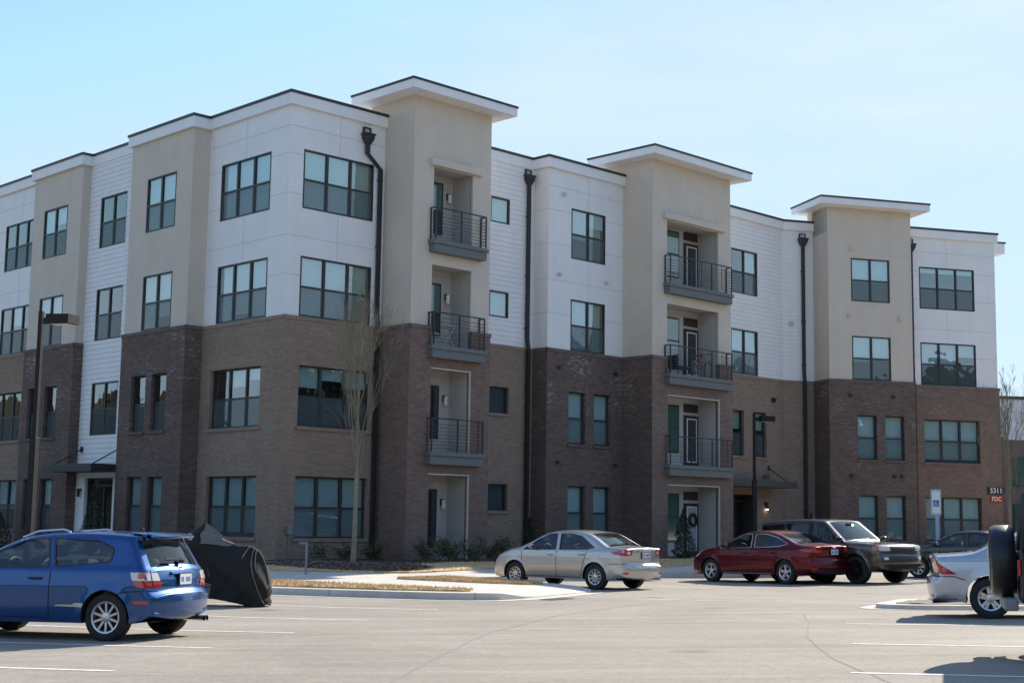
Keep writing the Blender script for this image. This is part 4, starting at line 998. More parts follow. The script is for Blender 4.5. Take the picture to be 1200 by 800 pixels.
conical(*wpt(34.6, 34.2), 1.35, .45, 'conical evergreen behind the nose of the champagne sedan', 1)
conical(*wpt(41.3, 32.9), 1.75, .50, 'tall conical evergreen at the left edge of the wreath door recess', 2)
conical(*tuple(FE(28.6, -54.2)), 1.7, .45, 'conical evergreen beside the downpipe right of the small canopy', 3)
conical(*wpt(23.7, 44.0), 2.2, .62, 'broad evergreen beside the left entrance door', 4)
conical(*wpt(23.4, 50.8), 1.6, .8, 'dark rounded evergreen at the left edge of the picture', 5)
def low_shrub(x, y, r, h, seed, label, m_='leaf_olive', dens=700, twiggy=True):
    rnd = random.Random(seed); z = ph(x, y); t = empty('low_shrub', (x, y, z), 0, label, 'shrub', 'low shrubs along the foot of the wall'); st = MB()
    tips = []
    for k in range(14):
        a_ = rnd.uniform(0, 2 * PI); q = r * rnd.uniform(.3, .95); tip = (q * math.cos(a_), q * math.sin(a_), h * rnd.uniform(.6, 1)); tips.append(tip)
        st.tube([(0, 0, 0), (tip[0] * .4, tip[1] * .4, tip[2] * .55), tip], [.012, .008, .004], 4)
    st.build('stems', 'twig', t); mb = MB()
    def f(rn):
        tp = rn.choice(tips); s_ = rn.uniform(.35, 1.05); return tuple(tp[i] * s_ + rn.gauss(0, r * .13) if i < 2 else max(.03, tp[i] * s_ + rn.gauss(0, .06)) for i in range(3))
    leaf_cloud(mb, int(dens * 1.2), f, .038, rnd, .5); mb.build('foliage', m_, t)
LOW = [((25.9, 34.4), .38, .55, 'thin olive shrub below the utility box', 300), ((26.9, 34.5), .5, .55, 'sparse shrub left under the big ground floor window', 350), ((27.9, 34.3), .5, .6, 'olive shrub right under the big ground floor window', 600),
       ((29.0, 32.9), .55, .65, 'shrub at the left foot of the first beige tower', 700), ((29.8, 32.9), .6, .75, 'leafy shrub beside the empty patio opening', 900), ((30.6, 32.8), .5, .6, 'shrub in front of the empty patio opening', 500),
       ((31.8, 32.9), .65, .75, 'widest olive shrub at the right foot of the first tower', 1100), ((33.0, 34.6), .4, .4, 'small bush between the first tower and the evergreen', 300),
       ((37.0, 33.9), .5, .6, 'shrub under the paired narrow windows behind the champagne sedan', 600), ((39.6, 33.8), .5, .6, 'shrub right of the paired narrow windows', 600)]
for i, ((u, n), r_, h, lb, dn) in enumerate(LOW): low_shrub(*wpt(u, n), r_, h, 40 + i, lb, dens=dn)
for i, (e, lb) in enumerate(((31.3, 'shrub under the left narrow window of the last tower'), (35.0, 'shrub under the wide window behind the parking sign'), (36.6, 'shrub right of the parking sign under the wide window'))):
    low_shrub(*tuple(FE(e, -53.0 if e < 33 else -54.0)), .55, .8, 60 + i, lb, dens=800)
# bare trees
def bare_tree(x, y, h, spread, first, seed, label, trunk_r=.075, bark='bark', n_main=17, z=None, group=None):
    rnd = random.Random(seed); z = ph(x, y) if z is None else z; t = empty('bare_tree', (x, y, z), 0, label, 'tree', group); tr_ = MB()
    lean = (rnd.uniform(-.02, .02), rnd.uniform(-.02, .02)); P = [Vector((lean[0] * k * h / 8 + rnd.uniform(-.02, .02), lean[1] * k * h / 8, h * k / 8)) for k in range(9)]; P[0].x = P[0].y = 0
    rad = [trunk_r * (1 - .9 * (k / 8) ** .8) for k in range(9)]; tr_.tube(P, rad, 8); tr_.build('trunk', bark, t, smooth=True)
    lm = MB()
    def twig(p, d, L, r_, depth):
        pts = [p]; q = p.copy(); dd = d.copy(); n_ = 5
        for k in range(n_):
            dd = (dd + Vector((rnd.gauss(0, .13), rnd.gauss(0, .13), .07))).normalized(); q = q + dd * L / n_; pts.append(q.copy())
        lm.tube(pts, [max(.0022, r_ * (1 - .8 * k / n_)) for k in range(n_ + 1)], 4 if depth else 5, cap=False)
        if depth < 3:
            for k in range(rnd.randint(4, 6) if depth < 2 else 3):
                i = rnd.randint(1, n_ - 1) if depth else rnd.randint(1, n_); side = Vector((rnd.gauss(0, 1), rnd.gauss(0, 1), .2)).normalized()
                nd = (dd + side * rnd.uniform(.2, .42) + Vector((0, 0, .15))).normalized(); twig(pts[i], nd, L * rnd.uniform(.4, .62), max(r_ * .45, .0032), depth + 1)
    for k in range(n_main):
        f_ = first + (1 - first) * (k / n_main) ** .9 * .92; p = P[int(f_ * 8)].lerp(P[min(8, int(f_ * 8) + 1)], f_ * 8 - int(f_ * 8)); a_ = k * 2.4 + rnd.uniform(-.4, .4)
        d = Vector((math.cos(a_) * spread, math.sin(a_) * spread, 1)).normalized(); twig(p, d, h * (1 - f_) * rnd.uniform(.42, .62) + .4, trunk_r * .3 * (1 - f_ * .6), 0)
    lm.build('limbs', 'twig' if bark == 'bark' else 'bark_red', t)
bare_tree(-4.45, 41.0, 7.6, .13, .24, 5, 'slender leafless young tree in a mulch ring in front of the big corner windows', .085)
bare_tree(16.3, 46.5, 6.0, .16, .22, 9, 'thin leafless sapling in front of the number sign at the far right corner', .065, 'bark', 12)
for i, (x, y, h) in enumerate(((35.0, 92, 11.2), (37.6, 96, 12.2))): bare_tree(x, y, h, .3, .3, 30 + i, ['leafless tree left of the distant apartment block', 'taller leafless tree in front of the distant apartment block'][i], .15, 'bark_red', 14, 0)
mb = MB(); mb.tube([(0, 0, 0), (-.2, 0, 4.3)], .035, 8); o = mb.build('tree_stake', 'bark_red', loc=(16.15, 46.0, ph(16.1, 46.0))); tag(o, 'thin leaning wooden stake beside the thin sapling at the right', 'stake')

# ------------------------------------------------------------------ street furniture
def lamp_post(x, y, h, ang, label, k=1.0):
    t = empty('parking_lot_lamp', (x, y, gz(x, y)), ang, label, 'lamp post', 'parking lot lamp posts')
    b = MB(); b.lathe([(0, .0), (0, .24), (.55, .24), (.6, .22), (.6, 0)], 24, 'z'); b.build('base', 'concrete', t, smooth=True)
    p = MB(); p.box(-.045, .045, -.045, .045, 3.2, h - .02); p.box(-.07, .07, -.07, .07, .6, 3.2); p.box(-.12, .12, -.12, .12, .6, .64); p.build('pole', 'pole_black', t, bevel=.01)
    a_ = MB(); a_.box(.07, .30, -.04, .04, h - .28, h - .16); a_.build('arm', 'pole_black', t)
    hd = MB(); v0 = [(.22, -.17, h - .30), (.22, .17, h - .30), (.22, .17, h - .10), (.22, -.17, h - .10)]; v1 = [(.22 + .62 * k, -.19, h - .30), (.22 + .62 * k, .19, h - .30), (.22 + .62 * k, .19, h - .12), (.22 + .62 * k, -.19, h - .12)]
    hd.quad(v0); hd.quad(v1[::-1])
    for q in range(4): j = (q + 1) % 4; hd.quad([v0[q], v0[j], v1[j], v1[q]])
    hd.build('lamp_head', 'pole_black', t, bevel=.012); l = MB(); l.quad([(.28, -.14, h - .306), (.16 + .62 * k, -.14, h - .306), (.16 + .62 * k, .14, h - .306), (.28, .14, h - .306)]); l.build('lens', 'lamp_glass', t)
    return t
lamp_post(-9.45, 28.2, 5.75 - gz(-9.45, 28.2), R(-18), 'tall black square lamp post rising behind the blue hatchback', .88)
lamp_post(8.55, 49.8, 5.55 - gz(8.55, 49.8), R(10), 'smaller looking black lamp post behind the red sedan near the small canopy', .8)
x, y = -5.35, 37.9; t = empty('path_light', (x, y, kerb_h(x, y)), R(190), 'short grey path light on a thin post beside the sidewalk', 'path light')
mb = MB(); mb.box(-.028, .028, -.028, .028, 0, .80); mb.build('post', 'grey_metal', t); mb = MB(); mb.box(-.03, .20, -.04, .04, .79, .84); mb.build('lamp_head', 'grey_metal', t, bevel=.008)
x, y = 13.3, 44.5; t = empty('parking_sign', (x, y, .1), R(-12), 'white and green accessible parking sign with blue wheelchair symbol on a pale blue post', 'sign')
mb = MB(); mb.box(-.03, .03, -.02, .02, 0, 2.75); mb.box(.032, .085, -.02, .02, 0, 1.95); mb.build('post', 'post_blue', t); mb = MB(); mb.box(-.155, .155, -.035, -.022, 1.95, 2.72); pl_ = mb.build('sign_plate', 'sign_white', t, bevel=.004)
mb = MB(); 
for q in ((-.145, .145, 2.68, 2.70), (-.145, .145, 1.97, 1.99), (-.145, -.13, 1.99, 2.68), (.13, .145, 1.99, 2.68)): mb.box(q[0], q[1], -.040, -.035, q[2], q[3])
mb.build('sign_border', 'sign_green', pl_); mb = MB(); mb.box(-.085, .085, -.041, -.035, 2.20, 2.40); mb.build('symbol_panel', 'sign_blue', pl_)
mb = MB()  # wheelchair symbol
cx, cz = -.005, 2.275
for k in range(14):
    a0, a1 = R(100 + k * 18), R(100 + (k + 1) * 18)
    if k < 12: mb.quad([(cx + .038 * math.cos(a0), -.044, cz + .038 * math.sin(a0)), (cx + .052 * math.cos(a0), -.044, cz + .052 * math.sin(a0)), (cx + .052 * math.cos(a1), -.044, cz + .052 * math.sin(a1)), (cx + .038 * math.cos(a1), -.044, cz + .038 * math.sin(a1))])
mb.box(-.018, -.004, -.045, -.042, 2.29, 2.36); mb.box(-.02, .0, -.045, -.042, 2.365, 2.385); mb.box(-.012, .035, -.045, -.042, 2.285, 2.297); mb.box(.03, .042, -.045, -.042, 2.235, 2.29); mb.box(-.012, .03, -.045, -.042, 2.325, 2.335)
mb.build('wheelchair_symbol', 'sign_white', pl_)

# ------------------------------------------------------------------ things on the balconies and at the door
def facade_point(key, s_, y, z): return wpos(key, s_, y, z)
# wreath on the pale door
s_w = BAL['N'][0] + 2.33 + .33; p = facade_point('N', s_w, .90, 1.78); t = MB(); rnd = random.Random(8)
def f(rn):
    a_ = rn.uniform(0, 2 * PI); b_ = rn.uniform(0, 2 * PI); q = .21 + .06 * math.cos(b_) * rn.random(); return (q * math.cos(a_), -.05 + .045 * math.sin(b_), q * math.sin(a_))
leaf_cloud(t, 900, f, .028, rnd, .5); tag(t.build('wreath', 'wreath', loc=p, rz=edge('N')[1]), 'brown twig wreath hanging on the pale glazed patio door', 'wreath')
# bicycle on the third floor balcony of the second tower
p = facade_point('N', BAL['N'][0] + 2.35, .18, FLOOR[2] + .01); t = empty('bicycle', p, edge('N')[1] + R(8), 'red and grey bicycle parked behind a balcony railing', 'bicycle')
def ring(mb, cx, cz, r, th, n=28): mb.tube([(cx + r * math.cos(2 * PI * k / n), 0, cz + r * math.sin(2 * PI * k / n)) for k in range(n + 1)], th, 5, cap=False)
for cx in (-.5, .5):
    mb = MB(); ring(mb, cx, .34, .32, .02); w_ = mb.build('wheel', 'rubber', t); mb = MB(); ring(mb, cx, .34, .295, .010)
    for k in range(14): a_ = 2 * PI * k / 14; mb.tube([(cx, 0, .34), (cx + .29 * math.cos(a_), 0, .34 + .29 * math.sin(a_))], .0025, 3, cap=False)
    mb.build('rim', 'alloy', w_)
mb = MB()
for a_, b_ in (((-.5, 0, .34), (-.12, 0, .33)), ((-.5, 0, .34), (-.2, 0, .74)), ((-.12, 0, .33), (-.22, 0, .80)), ((-.2, 0, .74), (.33, 0, .80)), ((-.12, 0, .33), (.36, 0, .70))): mb.tube([a_, b_], .018, 6)
mb.build('frame', 'bike_red', t); mb = MB(); mb.tube([(.5, 0, .34), (.36, 0, .72), (.31, 0, .95)], .017, 6); mb.build('fork', 'alloy', t)
mb = MB(); mb.tube([(.36, -.26, .98), (.31, -.1, .97), (.31, .1, .97), (.36, .26, .98)], .014, 6); mb.build('handlebar', 'plastic', t); mb = MB(); mb.box(-.36, -.1, -.06, .06, .84, .90); mb.build('saddle', 'plastic', t, bevel=.02)
# lounge chair on that balcony, left
p = facade_point('N', BAL['N'][0] + 1.2, .3, FLOOR[2] + .01); t = empty('lounge_chair', p, edge('N')[1] + R(-15), 'low dark lounge chair behind the same railing left of the bicycle', 'chair')
mb = MB(); mb.box(-.35, .35, -.3, .3, .28, .38); mb.build('seat', 'plastic', t, bevel=.02); mb = MB(); mb.box(-.42, -.34, -.3, .3, .3, .80); mb.build('backrest', 'plastic', t, bevel=.02)
for x in (-.32, .32):
    for y in (-.27, .27): mb = MB(); mb.box(x - .02, x + .02, y - .02, y + .02, 0, .28); mb.build('leg', 'plastic', t)
# bistro table and chair on the third floor balcony of the first tower
p = facade_point('I', BAL['I'][0] + .85, .12, FLOOR[2] + .01); t = empty('bistro_table', p, 0, 'small white round table on the third floor balcony of the first tower', 'table')
mb = MB(); mb.lathe([(.68, 0), (.68, .26), (.705, .26), (.705, 0)], 24, 'z'); mb.build('tabletop', 'white_metal', t)
for k in range(3): a_ = 2 * PI * k / 3; mb = MB(); mb.tube([(.20 * math.cos(a_), .20 * math.sin(a_), .68), (.04 * math.cos(a_), .04 * math.sin(a_), .35), (.22 * math.cos(a_), .22 * math.sin(a_), 0)], .014, 6); mb.build('leg', 'white_metal', t)
p = facade_point('I', BAL['I'][0] + .35, .38, FLOOR[2] + .01); t = empty('folding_chair', p, R(70), 'small pale chair beside the round balcony table', 'chair')
mb = MB(); mb.box(-.2, .2, -.2, .2, .43, .46); mb.build('seat', 'white_metal', t); mb = MB()
for z in (.6, .7, .8): mb.box(-.2, .2, .18, .2, z, z + .05)
mb.box(-.2, -.17, .18, .2, .46, .87); mb.box(.17, .2, .18, .2, .46, .87); mb.build('backrest', 'white_metal', t)
for x in (-.18, .18):
    for y in (-.18, .18): mb = MB(); mb.box(x - .012, x + .012, y - .012, y + .012, 0, .43); mb.build('leg', 'white_metal', t)
# ------------------------------------------------------------------ cars
def catmull(pts, n):
    out = []; N = len(pts)
    for i in range(N - 1):
        p0 = Vector(pts[max(i - 1, 0)]); p1 = Vector(pts[i]); p2 = Vector(pts[i + 1]); p3 = Vector(pts[min(i + 2, N - 1)])
        for k in range(n):
            t_ = k / n; out.append(tuple(.5 * ((2 * p1) + (-p0 + p2) * t_ + (2 * p0 - 5 * p1 + 4 * p2 - p3) * t_ ** 2 + (-p0 + 3 * p1 - 3 * p2 + p3) * t_ ** 3)))
    out.append(tuple(pts[-1])); return out
def smooth01(t_): t_ = max(0, min(1, t_)); return t_ * t_ * (3 - 2 * t_)
class Car:
    """x forward from the rear bumper, z up; centre of the thing at mid length"""
    def __init__(s, S):
        s.S = S; L = S['L']; s.L = L; s.w = S['W'] / 2; s.belt = S['belt']; s.ar = S['arch']
        top = catmull(S['top'], 5); s.top = top                                  # rear bottom -> over -> front bottom
        # remove near duplicates
        zb = S.get('sill', .22); bot = []
        xf, xr = S['xf'], S['xr']; cz = S['tyre']
        def arc(xc):
            th = math.asin(max(-1, min(1, (zb - cz) / s.ar))); return [(xc + s.ar * math.cos(a), cz + s.ar * math.sin(a)) for a in [th + (PI - 2 * th) * k / 18 for k in range(19)]]
        bot = [top[-1]]
        a1 = arc(xf); a2 = arc(xr)
        bot += [(xf + s.ar + .08, zb)] if top[-1][0] > xf + s.ar + .2 else []
        bot += a1; n = 8; bot += [(a1[-1][0] + (a2[0][0] - a1[-1][0]) * k / n, zb) for k in range(1, n)]; bot += a2
        bot += [(xr - s.ar - .06, zb + .02)] if top[0][0] < xr - s.ar - .15 else []
        bot += [top[0]]; s.bot = bot
        # normals and bulge for the top path
        s.nrm = []; s.B = []; s.Rr = []
        for i, p in enumerate(top):
            a = Vector(top[max(i - 1, 0)]); b = Vector(top[min(i + 1, len(top) - 1)]); d = (b - a).normalized(); nn = Vector((-d.y, d.x))
            s.nrm.append(nn)
            ends = abs(nn.x); bb = .03 + ends * (S.get('bow', .12) if p[1] < s.belt * .85 else .07) * smooth01(ends * 1.6)
            if p[1] < .35: bb *= .8
            s.B.append(bb)
        s.side = [(p[0] - n.x * b, p[1] - n.y * b) for p, n, b in zip(top, s.nrm, s.B)]
        s.outline = s.side + [q for q in bot[1:-1]]
        # join ends of the side outline with bottom path
        s.R = S.get('round', .07)
    def wz(s, x, z):
        S = s.S; w = s.w; b = s.belt
        if z < .62: y = w * (1 - .05 * ((.62 - z) / .4) ** 2)
        elif z < b: y = w * (1 - .035 * ((z - .62) / max(.05, b - .62)) ** 2)
        else:
            y = w * .965 - (z - b) * S.get('tumble', .36) - .015 * smooth01((z - b) / .04)
        # plan rounding
        er, ef = S.get('er', .55), S.get('ef', .7)
        t1 = max(0, 1 - x / er); t2 = max(0, 1 - (s.L - x) / ef)
        p = 1 - S.get('pr', .14) * t1 ** 2.2 - S.get('pf', .20) * t2 ** 2.2
        # side crease
        if S.get('crease'): y += .008 * math.exp(-((z - S['crease']) / .04) ** 2)
        # arch flare
        for xc in (s.S['xf'], s.S['xr']):
            d = math.hypot(x - xc, z - s.S['tyre']); y += S.get('flare', .012) * math.exp(-((d - s.ar) / .05) ** 2) * (z < b)
        return y * p
    def ys(s, x, z):
        y = s.wz(x, z); d = dpoly(x, z, s.side); R_ = s.R
        if d < R_: y -= R_ * .9 * (1 - math.sqrt(max(0, 1 - (1 - d / R_) ** 2)))
        return y
    def ledge(s, x, z): return s.wz(x, z) - s.R * .9
    def build(s, root, paintm):
        S = s.S; L = s.L; X = lambda x: x - L / 2
        outer = s.outline; holes = [rounded(w_, S.get('wr', .05), 3) for w_ in S['win']]
        pts = []
        st = .045; x = st / 2; r_ = 0
        inner_off = []
        for k in range(len(s.side)):
            for dd in (.014, .034, .06):
                n_ = s.nrm[k]; q = (s.side[k][0] - n_.x * dd, s.side[k][1] - n_.y * dd)
                if pip(*q, outer) and dpoly(*q, outer, True) > dd * .85: inner_off.append(q)
        while x < L:
            z = .15 + (st / 2 if r_ % 2 else 0)
            while z < S['H']:
                if pip(x, z, outer) and dpoly(x, z, outer, True) > .075 and all(dpoly(x, z, h, True) > .02 for h in holes): pts.append((x, z))
                z += st
            x += st * .87; r_ += 1
        inner_off = [q for q in inner_off if all(dpoly(*q, h, True) > .012 for h in holes)]
        vv, ff = cdt(outer, holes, pts + inner_off)
        mb = MB()
        nside = len(s.side)
        for sg in (1, -1):
            base = len(mb.v)
            for (a, b) in vv:
                y = s.ys(a, b)
                mb.v.append((X(a), sg * y, b)); mb.uv.append((0, 0))
            for f in ff: mb.f.append(tuple(base + i for i in (f if sg > 0 else f[::-1]))); mb.m.append(0)
        # top strip across the car
        T = [-1, -.985, -.95, -.88, -.78, -.6, -.4, -.2, 0, .2, .4, .6, .78, .88, .95, .985, 1]
        def sp(i, t_):
            p, n_, b = s.top[i], s.nrm[i], s.B[i]; q = s.side[i]; Y = s.ys(*q)
            k = b * (1 - t_ * t_); return (X(q[0] + n_.x * k), Y * t_, q[1] + n_.y * k)
        s.sp = sp
        gl = {}
        for nm, (cond, tl) in S['glass'].items():
            idx = [i for i in range(len(s.top)) if cond(*s.top[i])]; gl[nm] = (min(idx), max(idx), tl)
        def is_glass(i, j):
            for nm, (i0, i1, tl) in gl.items():
                if i0 <= i < i1 and abs(T[j]) <= tl + 1e-6 and abs(T[j + 1]) <= tl + 1e-6: return nm
            return None
        gm = {nm: MB() for nm in gl}
        for i in range(len(s.top) - 1):
            for j in range(len(T) - 1):
                q = [sp(i, T[j]), sp(i + 1, T[j]), sp(i + 1, T[j + 1]), sp(i, T[j + 1])]
                g_ = is_glass(i, j)
                (gm[g_] if g_ else mb).quad(q)
        body = mb.build('body', paintm, root, smooth=True, merge=True, angle=62)
        s.body = body
        for nm, m_ in gm.items(): m_.build('windshield' if nm == 'front' else 'rear_window', 'car_glass', root, smooth=True, merge=True)
        # side glass, in its own holes
        for k, h in enumerate(holes):
            ins = []
            xs = [p[0] for p in h]; zs = [p[1] for p in h]; x = min(xs)
            while x < max(xs):
                z = min(zs)
                while z < max(zs):
                    if pip(x, z, h) and dpoly(x, z, h, True) > .03: ins.append((x, z))
                    z += .07
                x += .07
            v2, f2 = cdt(h, (), ins)
            for sg in (1, -1):
                m_ = MB(); m_.v = [(X(a), sg * (s.ys(a, b) - .012), b) for a, b in v2]; m_.uv = [(0, 0)] * len(v2); m_.f = f2; m_.m = [0] * len(f2); m_.build('side_window', S.get('sg', 'car_glass'), root, smooth=True)
                # dark rubber trim round the glass
                t_ = MB(); cen = Vector((sum(p[0] for p in h) / len(h), sum(p[1] for p in h) / len(h)))
                for i in range(len(h)):
                    a, b = h[i], h[(i + 1) % len(h)]
                    def inset(p, d): v = (cen - Vector(p)); return tuple(Vector(p) + v.normalized() * d)
                    a2, b2 = inset(a, .028), inset(b, .028)
                    t_.quad([(X(c[0]), sg * (s.ys(*c) + .003), c[1]) for c in (a, b, b2, a2)])
                t_.build('window_trim', S.get('trimm', 'plastic'), root, merge=True)
        # underside and wheel wells
        ub = MB(); bp_ = s.bot
        for i in range(len(bp_) - 1):
            a, b = bp_[i], bp_[i + 1]
            ya, yb = s.ys(*a) - .004, s.ys(*b) - .004
            ub.quad([(X(a[0]), -ya, a[1]), (X(a[0]), ya, a[1]), (X(b[0]), yb, b[1]), (X(b[0]), -yb, b[1])])
        ub.build('underbody', 'underbody', root)
        # cabin
        b = s.belt; x0, x1 = S['cab']; iw = s.w - .12
        c_ = MB(); c_.box(X(x0), X(x1), -iw, iw, .30, .34); c_.box(X(x1 - .42), X(x1), -iw, iw, .34, b - .02); c_.box(X(x0), X(x0 + .35), -iw, iw, .34, b - .04); c_.build('interior', 'interior', root, bevel=.03)
        for sx_ in S['seats']:
            for sg in ((-1, 1)):
                m_ = MB(); m_.box(X(sx_) - .02, X(sx_) + .48, sg * .38 - .24, sg * .38 + .24, .4, .56); m_.box(X(sx_) - .12, X(sx_) + .04, sg * .38 - .24, sg * .38 + .24, .5, b + .12); m_.box(X(sx_) - .12, X(sx_) - .02, sg * .38 - .13, sg * .38 + .13, b + .16, b + .32); m_.build('seat', 'seat_cloth', root, bevel=.04)
        m_ = MB(); sx_ = max(S['seats']) + .62; n = 20; m_.tube([(X(sx_) + .06 * math.cos(2 * PI * k / n), .38 + .18 * math.sin(2 * PI * k / n), b + .0 + .15 * math.cos(2 * PI * k / n)) for k in range(n + 1)], .016, 6, cap=False); m_.build('steering_wheel', 'plastic', root)
        m_ = MB(); m_.box(X(x1 - .55), X(x1 - .50), -.11, .11, S['H'] - .2, S['H'] - .14); m_.build('rear_view_mirror', 'plastic', root)
        return body
    def bvh(s):
        from mathutils.bvhtree import BVHTree
        me = s.body.data; return BVHTree.FromPolygons([v.co.copy() for v in me.vertices], [tuple(p.vertices) for p in me.polygons])
    def side_patch(s, name, poly, m_, root, sides=(1, -1), off=.006, r=.02, step=.05):
        h = rounded(poly, r, 3) if r else poly; h = densify(h, step); ins = []
        xs = [p[0] for p in h]; zs = [p[1] for p in h]; x = min(xs) + step / 2
        while x < max(xs):
            z = min(zs) + step / 2
            while z < max(zs):
                if pip(x, z, h) and dpoly(x, z, h, True) > step * .35: ins.append((x, z))
                z += step
            x += step
        v2, f2 = cdt(h, (), ins)
        def inn(p):
            a, b = p
            for _ in range(30):
                if pip(a, b, s.outline): break
                a += .006 if a < s.L / 2 else -.006
            return (a, b)
        v2 = [inn(p) for p in v2]; h = [inn(p) for p in h]
        for sg in sides:
            mb = MB(); mb.v = [(a - s.L / 2, sg * (s.ys(a, b) + off), b) for a, b in v2]; mb.uv = [(0, 0)] * len(v2); mb.f = list(f2); mb.m = [0] * len(f2)
            for i in range(len(h)):   # thin rim so that the piece has an edge
                a, b = h[i], h[(i + 1) % len(h)]
                mb.quad([(a[0] - s.L / 2, sg * (s.ys(*a) + off), a[1]), (b[0] - s.L / 2, sg * (s.ys(*b) + off), b[1]), (b[0] - s.L / 2, sg * (s.ys(*b) - .01), b[1]), (a[0] - s.L / 2, sg * (s.ys(*a) - .01), a[1])])
            mb.build(name, m_, root, smooth=True, merge=True, angle=50)
    def seam(s, lines, root, name='panel_seams', wd=.007, m_='seam'):
        mb = MB()
        for ln in lines:
            ln = densify(ln, .05, False)
            for i in range(len(ln) - 1):
                a, b = Vector(ln[i]), Vector(ln[i + 1]); d = (b - a).normalized(); n_ = Vector((-d.y, d.x)) * wd
                for sg in (1, -1): mb.quad([(q.x - s.L / 2, sg * (s.ys(q.x, q.y) + .0025), q.y) for q in (a - n_, b - n_, b + n_, a + n_)])
        mb.build(name, m_, root)
    def end_patch(s, name, poly, m_, root, rear=True, mirror=True, off=.008, r=.02, step=.05, tree=None):
        """poly in (y,z) projected along x on the body end"""
        tree = tree or s.bvh(); h = rounded(poly, r, 3) if r else poly; h = densify(h, step); ins = []
        xs = [p[0] for p in h]; zs = [p[1] for p in h]; x = min(xs) + step / 2
        while x < max(xs):
            z = min(zs) + step / 2
            while z < max(zs):
                if pip(x, z, h) and dpoly(x, z, h, True) > step * .35: ins.append((x, z))
                z += step
            x += step
        v2, f2 = cdt(h, (), ins); d = Vector((1, 0, 0)) if rear else Vector((-1, 0, 0)); x0 = -4 if rear else 4
        for sg in ((1, -1) if mirror else (1,)):
            mb = MB(); ok = True; last = None
            vs_ = []
            for a, b in v2:
                aa = a
                for _ in range(40):
                    hit = tree.ray_cast(Vector((x0, sg * aa, b)), d)
                    if hit[0] is not None and abs(hit[0].x + d.x * s.L / 2) < .32: break
                    aa *= .985
                hx = hit[0].x if hit[0] is not None else -d.x * s.L / 2
                vs_.append((hx - d.x * off, sg * aa, b))
            mb.v = vs_; mb.uv = [(0, 0)] * len(vs_); mb.f = list(f2); mb.m = [0] * len(f2); nh = len(h)
            for i in range(nh):
                a, b = vs_[i], vs_[(i + 1) % nh]; mb.quad([a, b, (b[0] + d.x * .03, b[1], b[2]), (a[0] + d.x * .03, a[1], a[2])])
            mb.build(name, m_, root, smooth=True, merge=True, angle=50)
def wheel(root, x, y, r, sg, wd, style, rim_r, m_='alloy'):
    """style: (spokes, width at hub, width at rim, split)"""
    t = empty('wheel', (x, y, r)); t.parent = root; tb = MB(); h = wd / 2
    prof = [(-h, rim_r), (-h, r * .80), (-h * .96, r * .92), (-h * .8, r * .985), (-h * .5, r), (h * .5, r), (h * .8, r * .985), (h * .96, r * .92), (h, r * .80), (h * .98, rim_r + .012), (h * .9, rim_r), (h * .3, rim_r - .01), (-h, rim_r)]
    tb.lathe([(sg * a, b) for a, b in prof], 44); tb.build('tyre', 'rubber', t, smooth=True, merge=True)
    rm = MB(); n, w0, w1, split = style
    rm.lathe([(sg * a, b) for a, b in ((h * .88, rim_r), (h * .93, rim_r - .006), (h * .86, rim_r - .026), (h * .5, rim_r - .035), (-h * .5, rim_r - .035))], 44)
    yo = sg * h * .74; yi = sg * h * .52
    for k in range(n):
        a_ = 2 * PI * k / n + .3
        for off_ in ((-split, split) if split else (0,)):
            ca, sa = math.cos(a_), math.sin(a_); pa = (-sa, ca); r0, r1 = .035, rim_r - .02
            def P(rr, tt, yy): return (ca * rr + pa[0] * tt, yy, sa * rr + pa[1] * tt)
            c0, c1 = off_ * .25, off_
            A = [P(r0, c0 - w0, yo - sg * .01), P(r1, c1 - w1, yo), P(r1, c1 + w1, yo), P(r0, c0 + w0, yo - sg * .01)]; B_ = [(p[0], yi, p[2]) for p in A]
            rm.quad(A); 
            for i in range(4): j = (i + 1) % 4; rm.quad([A[i], A[j], B_[j], B_[i]])
    rm.lathe([(yo + sg * .012, 0), (yo + sg * .012, .028), (yo + sg * .004, .06), (yi, .065)], 20); rm.build('rim', m_, t, smooth=True, angle=30)
    bk = MB(); bk.lathe([(sg * h * .3, rim_r - .03), (sg * h * .3, 0)], 32); bk.lathe([(sg * h * .34, 0), (sg * h * .34, .13)], 24); bk.build('brake_disc', 'underbody', t)
